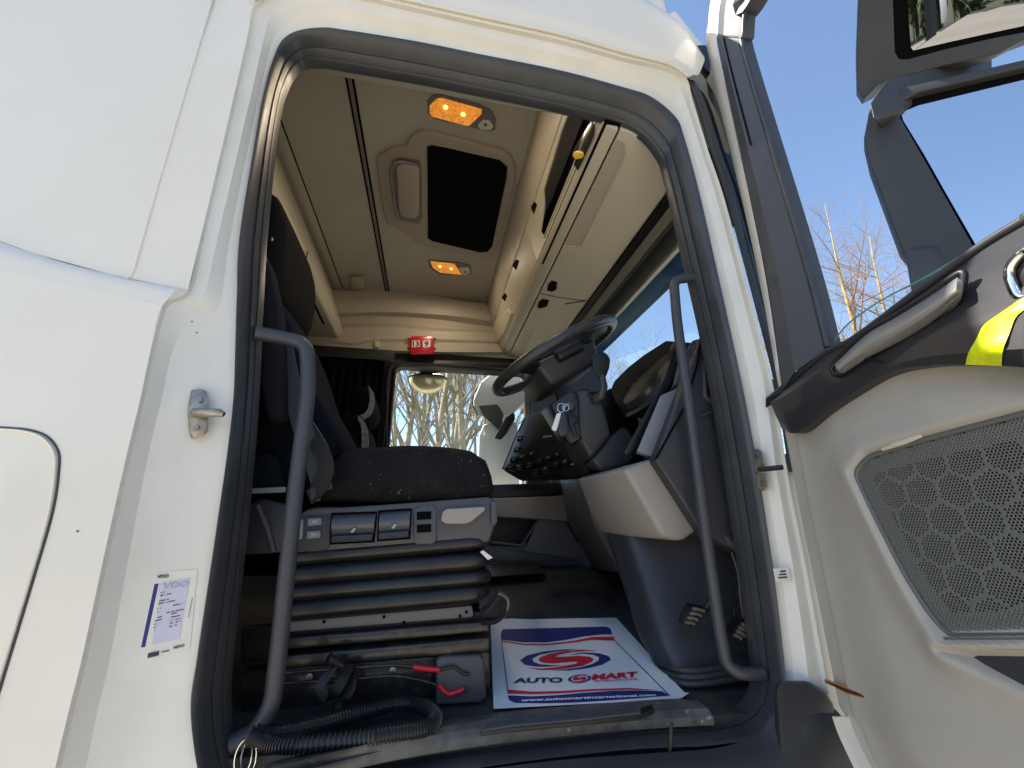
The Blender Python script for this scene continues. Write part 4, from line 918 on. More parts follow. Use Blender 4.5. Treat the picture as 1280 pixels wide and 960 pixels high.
# strip of black switches along the dash corner, silver trim, charcoal end cap
st = [(848, 440), (857, 446), (838, 480), (826, 500), (795, 563), (783, 570), (780, 565), (800, 528), (828, 490), (840, 462)]
hull('corner_strip', [aY(x, y, 1.16) for x, y in st] + [aY(x, y, 1.16) + Vector((.03, .05, 0)) for x, y in st], BLACK, dash, .004)
slab('silver_trim', [aY(x, y, 1.10) for x, y in ((853, 482), (857, 499), (848, 517), (817, 571), (796, 564), (826, 494))], Vector((.02, .05, 0)), SILV, dash, .005, 3)
slab('dash_fascia', [aY(x, y, 1.112) for x, y in ((850, 450), (866, 425), (885, 420), (885, 500), (858, 500), (853, 480), (842, 482))], Vector((.02, .05, 0)), GREYP, dash, .005, 3)
ec = [(818, 574), (848, 520), (862, 492), (876, 440), (876, 420), (884, 416), (906, 424), (920, 470), (930, 540), (938, 640), (940, 700), (905, 682), (876, 664), (872, 650)]
dend = hull('dash_end_cap', [aY(x, y, 1.05) for x, y in ec] + [aY(x, y, 1.05) + Vector((.03, .14, 0)) for x, y in ec], CHAR, dash, .01, 3)
slab('vent_surround', [aY(x, y, 1.046) for x, y in ((878, 452), (885, 442), (910, 438), (922, 512), (890, 505), (880, 496))], Vector((0, .01, 0)), GREYP, dend, .004)
slab('vent', [aY(x, y, 1.040) for x, y in ((883, 457), (888, 449), (908, 446), (918, 506), (893, 500), (885, 492))], Vector((0, .005, 0)), BLACKM, dend)
for k in range(5):
    y = 457 + k * 9; ribbon('vent_slat', [aY(885, y + 1, 1.037), aY(912, y - 1, 1.037)], .010, .002, BLACK, dend, Vector((0, .8, -.6)))
tube('dash_seam', [aY(876, 422, 1.043), aY(872, 455, 1.043), aY(858, 505, 1.043), aY(820, 573, 1.043)], .003, BLACKM, dend, 6)
tube('dash_crease', [aY(x, y, 1.044) for x, y in ((875, 520), (895, 512), (925, 528))], .003, GREYP, dend, 6)
# knee panel, column fairing
kn_near = [(780, 586), (816, 573), (872, 650), (873, 664), (853, 677), (829, 672)]
kn_far = [(721, 598), (735, 595), (752, 668), (738, 642)]
knee = hull('knee_panel', [aY(x, y, 1.10) for x, y in kn_near] + [aY(x, y, 1.46) for x, y in kn_far] + [aY(872, 650, 1.1) + Vector((.05, .3, 0)), aY(816, 573, 1.1) + Vector((.1, .3, 0))], KNEE, dash, .014, 4)
pf = []
for (a, b) in (((758, 668, 1.42), (905, 668, 1.20)), ((770, 705, 1.38), (925, 705, 1.18)), ((783, 745, 1.33), (938, 745, 1.16)), ((797, 790, 1.27), (948, 785, 1.14)), ((810, 815, 1.24), (952, 810, 1.13)), ((815, 826, 1.22), (960, 822, 1.10))):
    L0 = aY(*a[:2], a[2]); R0 = aY(*b[:2], b[2]); m1 = L0.lerp(R0, .18) + Vector((-.02, -.085, 0)); m2 = L0.lerp(R0, .5) + Vector((0, -.06, 0))
    pf.append([L0 + Vector((.06, .10, 0)), L0, L0.lerp(R0, .06) + Vector((-.012, -.045, 0)), m1, m2, R0, R0 + Vector((.12, .02, 0))])
PILL = M('fairing_plastic', (.040, .041, .046), .42, bump=(800, .25, .0005), var=(10, .2))
loft('column_fairing', pf, PILL, dash, na=36, nc=5, smooth_across=True, ang=60)
for k in range(3):
    d = Vector((.012 - .003 * k, -.006 * k, -.012 * k)); tube('fairing_fold', crs([p + d for p in pf[-1][1:6]], 24), .008, PILL, dash, 8)
hull('footwell_back', [P(.98, 1.02, -.40), P(.98, 1.60, -.36), P(.90, 1.02, .0), P(.90, 1.6, .0), P(1.1, 1.02, -.4), P(1.1, 1.6, -.4), P(1.1, 1.02, 0), P(1.1, 1.6, 0)], BLACK, dash, .01)
tube('cross_rail', [aY(872, 660, 1.09), aY(905, 672, 1.07), aY(945, 694, 1.04)], .024, CHAR, dash, 10)
def pedal(name, pad, stem, Y):
    p = hull(name, [aY(x, y, Y) for x, y in pad] + [aY(x, y, Y) + Vector((.015, .05, .0)) for x, y in pad], BLACK, dash, .005)
    tube('pedal_arm', [aY(x, y, Y + .03) for x, y in stem], .008, STEELB, p, 8)
    c = [aY(x, y, Y - .004) for x, y in pad]; q = quadmap(c[0], c[1], c[2], c[3])
    for k in range(4): ribbon('pedal_rib', [q(.1, .14 + k * .24), q(.5, .18 + k * .24), q(.85, .14 + k * .24)], .007, .006, STEEL, p, Vector((0, 0, 1)))
    return p
pedal('pedal', [(853, 781), (868, 784), (886, 762), (864, 757)], [(880, 765), (888, 752), (889, 720), (886, 690)], 1.08)
pedal('pedal', [(914, 795), (926, 803), (944, 786), (926, 776)], [(932, 782), (927, 755), (923, 715), (915, 690)], 1.03)
tube('pedal_spring', [aY(x, y, 1.08) for x, y in ((915, 780), (917, 760), (921, 776))], .004, BLACK, dash, 6)

# ================================================================== steering wheel and column
WC = P(.425, 1.42, .57); tau = R(30); wd_ = Vector((math.cos(tau), 0, math.sin(tau))); wn = Vector((-math.sin(tau), 0, math.cos(tau))); WR = .243
def wp(a, r, h=0.0): return WC + (wd_ * math.cos(a) + YY * math.sin(a)) * r + wn * h
LEATH = M('wheel_leather', (.038, .037, .038), .36, bump=(420, .3, .0007), var=(25, .3))
rim = tube('steering_wheel', [wp(2 * math.pi * i / 72, WR) for i in range(72)], .0185, LEATH, truck, 14, True)
def wbox(name, d0, d1, y0, y1, h0, h1, mat, bev=.012, top=1.0):
    pts = [WC + wd_ * d + YY * y + wn * h for d in (d0, d1) for y in (y0, y1) for h in (h0, h1)]
    return hull(name, [WC + wd_ * (d * (top if h == h0 else 1)) + YY * (y * (top if h == h0 else 1)) + wn * h for d in (d0, d1) for y in (y0, y1) for h in (h0, h1)], mat, rim, bev, 3)
wbox('wheel_hub', -.135, .11, -.14, .14, -.105, -.012, CHAR, .016, .84)
wbox('airbag_cover', -.10, .09, -.11, .11, -.012, .018, BLACK, .012)
for a in (R(62), R(-62), R(140), R(-140)):
    p0 = wp(a, .10, -.03); p1 = wp(a, .17, -.022); p2 = wp(a, WR - .004, -.002)
    ribbon('wheel_spoke', crs([p0, p1, p2], 8), .055, .02, BLACK, rim, wn.cross((p2 - p0)).normalized())
for k in range(4):
    a = R(-18 + 8 * k); tube('rim_notch', [wp(a, WR - .006, -.018), wp(a, WR - .019, -.004)], .003, BLACKM, rim, 6)
wbox('wheel_switch_pad', -.06, .05, -.165, -.115, -.05, -.01, BLACK, .012)
# column shroud and ignition housing
ax = -wn
colu = hull('column_shroud', [aY(x, y, Y) for x, y, Y in ((690, 506, 1.36), (705, 496, 1.28), (724, 486, 1.25), (738, 484, 1.25), (752, 496, 1.25), (758, 515, 1.25), (764, 544, 1.26), (739, 574, 1.28), (728, 556, 1.27), (720, 530, 1.27), (700, 540, 1.34))] + [aY(x, y, Y) + Vector((.03, .26, 0)) for x, y, Y in ((724, 486, 1.25), (752, 496, 1.25), (764, 544, 1.26), (739, 574, 1.28))], CHAR, truck, .014, 4)
hull('column_collar', [aY(x, y, 1.30) for x, y in ((738, 574), (764, 544), (782, 530), (790, 545), (800, 560), (786, 580), (752, 590))] + [aY(x, y, 1.30) + Vector((.05, .22, 0)) for x, y in ((738, 574), (764, 544), (790, 545), (786, 580))], CHAR, colu, .012, 3)
hull('ignition_housing', [aY(x, y, Y) for x, y, Y in ((676, 514, 1.40), (688, 505, 1.28), (714, 490, 1.24), (723, 492, 1.24), (722, 512, 1.24), (726, 548, 1.25), (712, 556, 1.27), (698, 545, 1.30))] + [aY(x, y, Y) + Vector((.03, .1, 0)) for x, y, Y in ((688, 505, 1.28), (723, 492, 1.24), (726, 548, 1.25), (698, 545, 1.30))], BLACK, colu, .008, 3)
disc('ignition_lock', aY(712, 508, 1.235), Vector((-.3, -1, 0)), .016, .012, STEELB, colu, 16, .003)
stk = hull('stalk_knob', [aY(x, y, 1.20) for x, y in ((739, 447), (744, 442), (755, 439), (762, 446), (762, 460), (757, 472), (748, 474), (740, 462))] + [aY(x, y, 1.235) for x, y in ((740, 449), (744, 444), (756, 441), (763, 448), (757, 472), (748, 474))], BLACK, colu, .008, 3)
tube('stalk', [aY(745, 499, 1.24), aY(752, 494, 1.21), aY(755, 484, 1.205), aY(752, 470, 1.21)], [.017, .014, .012, .012], CHAR, colu, 12)
tube('stalk_collar', [aY(x, y, 1.243) for x, y in ((736, 490), (742, 503), (752, 502), (754, 490))], .005, BLACK, colu, 8, True)

# ================================================================== driver seat
seat = box('driver_seat', *B(-.33, .16, 1.18, 1.64, -.385, -.30), STEELB, truck, .004)
seat['label'] = 'driver seat on air suspension with black fabric cushion'
cs = [(392, 626), (396, 605), (408, 584), (424, 569), (445, 561), (500, 559), (560, 560), (592, 566), (610, 578), (617, 594), (620, 612), (617, 622), (560, 627), (480, 631)]
cu = YS(cs, 1.165); bm = bmesh.new(); n = len(cu); L = []
cc = sum(cu, Vector()) / n
for dy, sc in ((0, .90), (.018, .975), (.05, 1.0), (.16, 1.03), (.25, 1.04), (.34, 1.03), (.45, 1.0), (.482, .975), (.50, .90)):
    L.append([bm.verts.new(cc + (p - cc) * sc + YY * dy + Vector((0, 0, .012 * (1 if .04 < dy < .46 else 0) * (1 if p.z > cc.z else 0)))) for p in cu])
for a, b in zip(L[:-1], L[1:]):
    for i in range(n): bm.faces.new((a[i], a[(i + 1) % n], b[(i + 1) % n], b[i]))
bm.faces.new(L[0]); bm.faces.new(L[-1][::-1])
bmesh.ops.subdivide_edges(bm, edges=bm.edges, cuts=1, use_grid_fill=True, smooth=.6)
for v in bm.verts: v.co += v.normal * 0 + Vector((noise.noise(v.co * 14), noise.noise(v.co * 14 + Vector((5, 0, 0))), noise.noise(v.co * 14 + Vector((0, 9, 0))))) * .004
fin(bm, 'seat_cushion', SEATF, seat, ang=80)
# side valance with switches and levers
va = [(366, 648), (384, 636), (398, 634), (430, 634), (520, 628), (612, 621), (621, 626), (621, 652), (612, 678), (545, 684), (410, 691), (366, 696)]
val = slab('seat_valance', YS(va, 1.135), Vector((0, .04, 0)), GREYP, seat, .008, 3)
bw = lambda pts, y, dy, mat, nm, bv=.003, par=None: slab(nm, YS(pts, y), Vector((0, dy, 0)), mat, par or val, bv, 3)
bw([(368, 646), (411, 643), (414, 648), (412, 684), (404, 689), (368, 691)], 1.130, .01, CHAR, 'switch_block')
for (x, y) in ((393, 652), (392, 668), (374, 660)):
    pts = [(x - 9, y - 4), (x + 8, y - 5), (x + 9, y + 4), (x - 9, y + 6)] if x > 380 else [(x - 6, y - 10), (x + 5, y - 11), (x + 4, y + 14), (x - 7, y + 15)]
    bw(pts, 1.123, .01, SILV, 'seat_switch', .0025); flat('switch_icon', [aY(xx * .35 + x * .65, yy * .35 + y * .65, 1.1222) for xx, yy in pts], LETW, val)
for pts, mark in ((((416, 643), (470, 641), (466, 676), (414, 679)), (441, 663)), (((475, 640), (513, 637), (511, 672), (473, 675)), (492, 658))):
    bw([(pts[0][0] - 2, pts[0][1] - 2), (pts[1][0] + 2, pts[1][1] - 2), (pts[2][0] + 2, pts[2][1] + 2), (pts[3][0] - 2, pts[3][1] + 2)], 1.133, .005, BLACKM, 'lever_pocket', 0)
    a = [aY(*p, 1.12) for p in pts]; q = quadmap(a[3], a[2], a[1], a[0])
    PAD = M('lever_satin', (.05, .058, .072), .3, coat=.3, bump=(600, .15, .0004))
    loft('seat_lever', [[q(s, t) + Vector((0, dy, 0)) for s in (0, .5, 1)] for t, dy in ((.98, .012), (.85, -.004), (.6, -.010), (.35, -.002), (.25, .004))], PAD, val, na=8, nc=4, ext=Vector((0, .01, 0)), smooth_across=True, ang=50)
    loft('lever_foot', [[q(s, t) + Vector((0, dy, 0)) for s in (0.02, .5, .98)] for t, dy in ((.24, -.004), (.1, -.012), (.02, -.004))], GREYP, val, na=6, nc=3, ext=Vector((0, .01, 0)))
    flat('lever_icon', [aY(mark[0] + a_, mark[1] + b_, 1.106) for a_, b_ in ((-3, 2), (0, 3), (4, -2), (1, -3))], LETW, val)
bw([(517, 637), (524, 633), (541, 632), (546, 636), (546, 676), (541, 680), (520, 681), (517, 676)], 1.128, .01, GREYP, 'switch_block')
for y in (645, 661): bw([(521, y - 5), (539, y - 6), (539, y + 4), (521, y + 5)], 1.125, .004, BLACKM, 'switch_hole', 0)
bw([(551, 651), (553, 640), (558, 636), (606, 633), (607, 638), (598, 645), (590, 652), (582, 655), (558, 655)], 1.118, .014, KNEE, 'seat_lever', .004)
bw([(614, 627), (621, 626), (622, 652), (618, 658), (614, 654)], 1.125, .012, GREYP, 'end_clip')
# bellows: rounded folds, tipped up to the front
for k, (yl, yr, hh) in enumerate(((700, 676, 22), (722, 701, 22), (745, 722, 23), (767, 742, 24))):
    a = aY(345, yl, 1.13); b = aY(618 - 2 * (k % 2), yr, 1.13); t = (b - a).normalized(); up = Vector((-t.z, 0, t.x))
    hz_ = .020 + .004 * (k % 2); L = []
    ci = [a, b, b + YY * .50, a + YY * .50]; ring = rnd([ci[0].lerp(ci[3], .5)] + [ci[0], ci[1], ci[2], ci[3]] + [ci[0].lerp(ci[3], .5)], .12, 5)[:-1]
    m = sum(ring, Vector()) / len(ring); rows = []
    for ang_ in (-90, -60, -25, 0, 25, 60, 90):
        sh = 1 - .13 * (1 - math.cos(R(ang_))) ** 1.3; rows.append([m + (p - m) * sh + up * hz_ * math.sin(R(ang_)) + Vector((0, 0, .002 * noise.noise(p * 9 + Vector((k, 0, 0))))) for p in ring])
    loft('bellows_fold', rows, VINYL, seat, na=80, nc=2, closed=True, curve=False, smooth_across=True, ang=60)
hull('bellows_core', [P(-.33, 1.2, -.10), P(.14, 1.2, -.07), P(-.33, 1.6, -.10), P(.14, 1.6, -.07), P(-.33, 1.2, -.26), P(.14, 1.2, -.23), P(-.33, 1.6, -.26), P(.14, 1.6, -.23)], BLACKM, seat)
hull('label_tab', [aY(x, y, 1.128) for x, y in ((600, 690), (604, 688), (616, 697), (610, 700))] + [aY(x, y, 1.135) for x, y in ((600, 690), (604, 688), (616, 697), (610, 700))], LABW, seat)
# base rails
for pts, mat, dy, y in (([(340, 779), (590, 757), (592, 768), (590, 772), (340, 792)], TAUPE, .03, 1.15), ([(340, 800), (610, 777), (612, 790), (340, 814)], STEELB, .05, 1.13), ([(340, 822), (612, 797), (612, 814), (340, 838)], STEELB, .06, 1.11), ([(300, 840), (612, 815), (612, 880), (330, 905), (300, 905)], STEELB, .04, 1.15), ([(300, 786), (602, 764), (602, 800), (300, 830)], BLACK, .04, 1.17)):
    rl = slab('seat_rail', YS(pts, y), Vector((0, dy, 0)), mat, seat, .004)
for x, y in ((405, 777), (480, 771), (583, 765), (505, 778), (575, 770)): disc('rail_hole', aY(x, y, 1.1495), Vector((0, -1, 0)), .004, .0006, BLACKM, seat, 8)
for x, y in ((387, 846), (491, 838)): disc('rail_bolt', aY(x, y, 1.148), Vector((0, -1, 0)), .009, .006, STEEL, seat, 12, .002)
slab('seat_base_block', YS([(545, 826), (551, 821), (600, 819), (606, 826), (608, 872), (602, 879), (545, 882)], 1.10), Vector((0, .06, 0)), GREYP, seat, .006, 3)
tube('seat_slide_handle', rnd([aY(598, 770, 1.13), aY(612, 757, 1.10), aY(624, 741, 1.07), aY(636, 748, 1.06), aY(634, 765, 1.07), aY(620, 777, 1.10), aY(604, 778, 1.13)], .35), .0065, M('black_wire', (.02, .02, .02), .2, coat=.6), seat, 10)
# backrest, head part, belt
def seat_slab(name, pts, y0, y1, mat, par, bulge=.02, n_=5):
    p_ = YS(pts, y0); c = sum(p_, Vector()) / len(p_); bm = bmesh.new(); L = []; n = len(p_); d = y1 - y0
    for f, sc in ((0, .86), (.05, .96), (.15, 1.0), (.5, 1.0 + bulge), (.85, 1.0), (.95, .96), (1, .86)): L.append([bm.verts.new(c + (p - c) * sc + YY * d * f) for p in p_])
    for a, b in zip(L[:-1], L[1:]):
        for i in range(n): bm.faces.new((a[i], a[(i + 1) % n], b[(i + 1) % n], b[i]))
    bm.faces.new(L[0]); bm.faces.new(L[-1][::-1])
    bmesh.ops.subdivide_edges(bm, edges=bm.edges, cuts=1, use_grid_fill=True, smooth=.7)
    return fin(bm, name, mat, par, ang=80)
br = seat_slab('backrest', [(330, 360), (350, 372), (366, 410), (384, 470), (404, 505), (420, 535), (426, 556), (422, 574), (408, 592), (392, 605), (350, 615), (318, 600), (308, 470), (314, 380)], 1.19, 1.66, NAVY, seat)
BROWN = M('headrest_fabric', (.012, .010, .009), .95, spec=.1, bump=(500, .5, .001))
hr = seat_slab('headrest', [(322, 244), (334, 233), (345, 240), (353, 258), (358, 280), (359, 300), (357, 320), (350, 350), (343, 362), (325, 365), (315, 330), (315, 270)], 1.22, 1.60, BROWN, seat)
flat('headrest_tag', [aY(340 + a, 299 + b, 1.205) for a, b in ((0, -3), (2, 0), (1, 2), (-1, 2))], LABW, hr)
seat_slab('seat_wing', [(322, 300), (336, 330), (346, 375), (350, 420), (352, 470), (353, 520), (335, 525), (322, 470)], 1.10, 1.17, M('belt_cover', (.014, .015, .018), .9, spec=.1, bump=(400, .4, .001)), seat)
ribbon('seat_belt', crs([aY(352, 420, 1.16), aY(364, 480, 1.15), aY(380, 540, 1.13), aY(396, 585, 1.12), aY(404, 615, 1.12)], 20), .05, .003, BELT, seat, Vector((.85, -.3, .1)))
ribbon('seat_belt', crs([aY(384, 535, 1.14), aY(402, 565, 1.10), aY(408, 588, 1.10), aY(396, 612, 1.12), aY(386, 622, 1.13)], 18), .042, .003, CHAR, seat, Vector((.7, -.4, .3)))
hull('belt_buckle', [aY(x, y, 1.12) for x, y in ((384, 612), (392, 606), (399, 618), (402, 626), (388, 628))] + [aY(x, y, 1.14) for x, y in ((384, 612), (392, 606), (402, 626), (388, 628))], CHAR, seat, .004)
hull('backrest_shell', [aY(x, y, 1.13) for x, y in ((312, 578), (330, 566), (347, 572), (357, 612), (310, 614))] + [aY(x, y, 1.19) for x, y in ((312, 578), (330, 566), (347, 572), (357, 612), (310, 614))], NAVY, seat, .006)
ribbon('shell_trim', [aY(308, 614, 1.125), aY(335, 613, 1.125), aY(357, 612, 1.125)], .012, .008, SILV, seat, Vector((0, 0, 1)))
hull('seat_side_shell', [aY(x, y, 1.15) for x, y in ((296, 640), (330, 622), (372, 634), (372, 690), (300, 694))] + [aY(x, y, 1.25) for x, y in ((300, 640), (330, 622), (372, 634), (372, 690), (300, 694))], CHAR, seat, .008)
tube('shell_bead', [aY(322, 632, 1.147), aY(334, 660, 1.147), aY(342, 690, 1.147)], .007, GREYP, seat, 8)
hull('side_cushion', [aY(x, y, 1.60) for x, y in ((418, 548), (424, 549), (437, 560), (434, 566), (414, 572), (412, 566))] + [aY(x, y, 1.64) for x, y in ((418, 548), (424, 549), (437, 560), (414, 572))], LABW, seat, .006)
# passenger seat
ps = seat_slab('passenger_seat', [(426, 520), (434, 512), (446, 516), (456, 530), (462, 560), (462, 620), (420, 620), (422, 560)], 2.35, 2.85, BLACKM, truck)
ps['label'] = 'passenger seat with grey-patterned side panels'
PATT = M('patterned_fabric', (.34, .33, .29), .9, var=(60, .6, (.10, .10, .09)), bump=(400, .4, .001))
seat_slab('headrest', [(438, 490), (446, 482), (458, 482), (466, 492), (468, 508), (462, 520), (452, 526), (440, 516)], 2.40, 2.75, BLACKM, ps)
loft('side_panel', [[aY(x, y, 2.33) for x, y in ((460, 481), (467, 492), (467, 508), (462, 519), (454, 524))], [aY(x, y, 2.33) for x, y in ((462, 490), (462, 500), (460, 510), (456, 516), (450, 519))]], PATT, ps, na=20, nc=2, ext=Vector((0, .02, 0)))
loft('side_panel', [[aY(x, y, 2.33) for x, y in ((448, 519), (456, 528), (460, 545), (460, 570))], [aY(x, y, 2.33) for x, y in ((447, 524), (451, 532), (452, 545), (452, 570))]], PATT, ps, na=20, nc=2, ext=Vector((0, .02, 0)))

# ================================================================== grab handles
gl_ = rnd([aY(318, 416, .985), aY(340, 420, 1.0), aY(383, 428, 1.0), aY(386, 485, 1.0), aY(372, 590, 1.0), aY(358, 720, 1.0), aY(350, 800, 1.0), aY(341, 880, 1.0), aY(318, 918, 1.0), aY(290, 930, 1.0)], .42, 6)
tube('grab_handle', gl_, .0165, HANDLE, truck, 14)
grr = rnd([aY(885, 346, .99), aY(866, 347, 1.0), aY(842, 350, 1.0), aY(846, 400, 1.0), aY(866, 540, 1.0), aY(884, 680, 1.0), aY(900, 790, 1.0), aY(908, 830, 1.0), aY(925, 842, .99), aY(955, 842, .98)], .4, 6)
tube('grab_handle', grr, .0138, HANDLE, truck, 14)
# ================================================================== paper floor mat on the floor
PN = Vector((0, -.16, 1)).normalized(); PP0 = P(0, 1.06, -.389)
pTL, pTR, pBR, pBL = [aP(x, y, PP0, PN) for x, y in ((613, 775), (770, 772), (862, 873), (617, 886))]
pu = (pBR - pBL); pv = (pTL - pBL)
def puv(p):
    # solve p = bilinear(s,t) by a few Newton steps
    s, t = .5, .5
    q = quadmap(pBL, pBR, pTR, pTL)
    for _ in range(12):
        e = p - q(s, t); ds = (q(s + .001, t) - q(s - .001, t)) / .002; dt = (q(s, t + .001) - q(s, t - .001)) / .002
        a, b, c = ds.dot(ds), ds.dot(dt), dt.dot(dt); e1, e2 = e.dot(ds), e.dot(dt); D = a * c - b * b
        s += (e1 * c - e2 * b) / D; t += (a * e2 - b * e1) / D
    return s, t
def curl(s, t): return .012 * max(0, s - .95) / .05 * max(0, .05 - t) / .05 + .008 * max(0, t - .93) / .07 * max(0, .3 - s) / .3
def PQ(s, t, h=0.0): return quadmap(pBL, pBR, pTR, pTL)(s, t) + PN * (curl(s, t) + h)
def pp(x, y, h): s, t = puv(aP(x, y, PP0, PN)); return PQ(s, t, h)
bm = bmesh.new(); g = [[bm.verts.new(PQ(i / 24, j / 24)) for i in range(25)] for j in range(25)]
for j in range(24):
    for i in range(24): bm.faces.new((g[j][i], g[j][i + 1], g[j + 1][i + 1], g[j + 1][i]))
mat_ = fin(bm, 'paper_floor_mat', PAPER, None)
tag(mat_, 'white printed paper floor mat lying on the driver footwell floor', 'floor mat')
def pr(name, pts, mat, h=.0008, sc=(600, 720, 4.571)): return flat(name, [pp(sc[0] + x / sc[2], sc[1] + y / sc[2], h) for x, y in pts], mat, mat_)
pr('printed_band', [(120, 325), (130, 306), (300, 301), (500, 296), (720, 290), (745, 300), (757, 335), (700, 335), (600, 345), (480, 368), (380, 380), (250, 380), (120, 365)], INKB)
pr('printed_stripe', [(120, 369), (250, 388), (380, 389), (520, 374), (640, 350), (765, 348), (772, 371), (640, 366), (520, 383), (380, 397), (250, 396), (125, 376)], INKR)
pr('printed_band', [(156, 684), (300, 689), (450, 682), (600, 668), (750, 658), (900, 655), (1040, 660), (1085, 685), (900, 700), (700, 715), (500, 726), (350, 729), (200, 727), (168, 712)], INKB)
pr('printed_stripe', [(155, 650), (300, 662), (450, 659), (650, 647), (850, 641), (1030, 655), (850, 651), (650, 658), (450, 673), (300, 677), (157, 674)], INKR)
pr('printed_line', [(121, 375), (126, 375), (160, 650), (155, 650)], INKN); pr('printed_line', [(770, 372), (776, 372), (1086, 684), (1079, 684)], INKN)
L6 = (640, 800, 6.4)
LOGO = [(INKB, [(540, 75), (400, 79), (250, 95), (120, 125), (63, 165), (105, 200), (200, 216), (300, 214), (405, 204), (330, 204), (230, 198), (172, 178), (163, 152), (220, 120), (330, 98), (450, 84)]),
        (INKB, [(310, 244), (450, 247), (600, 229), (720, 200), (793, 160), (772, 130), (700, 110), (620, 103), (540, 104), (455, 121), (560, 111), (650, 119), (697, 140), (692, 165), (640, 196), (540, 222), (430, 238)]),
        (INKR, [(690, 88), (560, 79), (430, 91), (300, 112), (222, 142), (213, 168), (250, 184), (330, 189), (430, 181), (522, 174), (515, 190), (440, 206), (330, 222), (230, 231), (125, 222), (220, 242), (330, 241), (450, 229), (570, 206), (640, 177), (652, 152), (620, 135), (540, 128), (440, 135), (342, 139), (380, 118), (480, 98), (600, 90)])]
for m_, pts in LOGO:
    pr('printed_logo', pts, m_, .0009, L6)
    pr('printed_logo', [(540 + (x - 428) * .26 + (y - 160) * .0, 312 + (y - 160) * .42 - (x - 428) * .012) for x, y in pts], m_, .0010, L6)
def ptext(txt, a, b, c, d, mat, off, h=.0022, sh=0.0):
    A = [aP(640 + x / 6.4, 800 + y / 6.4, PP0, PN) for x, y in (a, b, c, d)]; Q = quadmap(*A)
    def f(s, t): ss_, tt_ = puv(Q(s, t)); return PQ(ss_, tt_, h)
    text_on('printed_text', txt, f, mat, mat_, off, sh)
ptext('AUTO', (8, 350), (404, 346), (408, 305), (22, 310), INKN, .035)
ptext('MART', (636, 325), (1002, 303), (1004, 258), (650, 281), INKR, .05)
ptext('INTERNATIONAL', (660, 342), (1015, 324), (1014, 311), (662, 330), INKR, .02)
ptext('www.autosmartinternational.com', (70, 502), (1150, 456), (1148, 436), (72, 478), INKW, .03)

# ================================================================== small loose things
YT = 3.05
rt = slab('number_holder', YS([(512, 423), (514, 420), (540, 420), (542, 423), (543, 439), (541, 442), (514, 443), (512, 440)], YT), Vector((0, .02, 0)), RED, None, .004, 3)
tag(rt, 'red plastic holder with number cards clipped above the passenger window', 'number holder')
for (x, y) in ((510.5, 424), (510.5, 436), (543.5, 424), (543.5, 436)): disc('holder_peg', aY(x, y, YT + .006), Vector((0, -1, 0)), .009, .01, BLACK, rt, 10, .002)
for x0, x1, tx in ((515, 524.5, '13'), (528.5, 538, '9')):
    flat('number_card', YS([(x0, 434), (x1, 433.5), (x1, 425.5), (x0, 426)], YT - .001), INKW, rt)
    a = .8 if tx == '13' else 2.2
    text_on('card_number', tx, quadmap(*YS([(x0 + a, 433.2), (x1 - a, 433), (x1 - a, 426.2), (x0 + a, 426.6)], YT - .002)), INKK, rt, .04)
# ignition keys
kr = tag(empty('key_bunch', aY(705, 512, 1.20)), 'bunch of keys with pale tag hanging from the steering column lock', 'keys')
def kp(*a): return Vector(aY(*a))
tube('key_ring', [aY(701 + 4.5 * math.cos(a), 510 + 5.5 * math.sin(a), 1.205) for a in [2 * math.pi * i / 20 for i in range(20)]], .0022, CHROME, kr, 6, True)
tube('key_ring', [aY(707 + 4 * math.cos(a), 510 + 4 * math.sin(a), 1.20) for a in [2 * math.pi * i / 20 for i in range(20)]], .0018, CHROME, kr, 6, True)
slab('key_tag', YS([(696, 517), (701.5, 515), (702, 519), (696, 538), (693, 539), (689.5, 536)], 1.20), Vector((0, .005, 0)), LABW, kr, .002)
slab('key_fob', YS([(702, 516), (706, 514), (709, 524), (712, 538), (710, 544), (702, 546), (698, 542), (699, 530)], 1.195), Vector((0, .014, 0)), CHAR, kr, .004, 3)
slab('key_fob', YS([(710, 518), (724, 521), (724, 528), (718, 530), (722, 540), (724, 546), (718, 546), (712, 530)], 1.215), Vector((0, .010, 0)), BLACK, kr, .003)
slab('key_head', YS([(702, 508), (706, 504), (713, 503), (712, 507), (706, 510)], 1.205), Vector((0, .008, 0)), STEEL, kr, .002)
# coiled hose on the sill
c7 = lambda x, y: (240 + x / 3.2, 760 + y / 3.2)
hp_ = [(250, 492), (350, 500), (450, 480), (560, 452), (680, 418), (780, 392), (880, 384), (950, 408), (972, 446), (930, 480), (810, 500), (640, 528), (430, 548), (300, 536), (225, 505)]
hz = [-.36, -.372, -.372, -.37, -.368, -.366, -.365, -.365, -.366, -.367, -.368, -.37, -.37, -.365, -.35]
path = crs([aZ(*c7(*p), z) for p, z in zip(hp_, hz)], 560)
hose = tube('corrugated_hose', path, [.0145 if i % 4 < 2 else .0112 for i in range(560)], M('hose_plastic', (.016, .018, .02), .35, bump=(300, .1, .0005)), None, 12)
tag(hose, 'black corrugated hose looped on the door sill', 'hose')
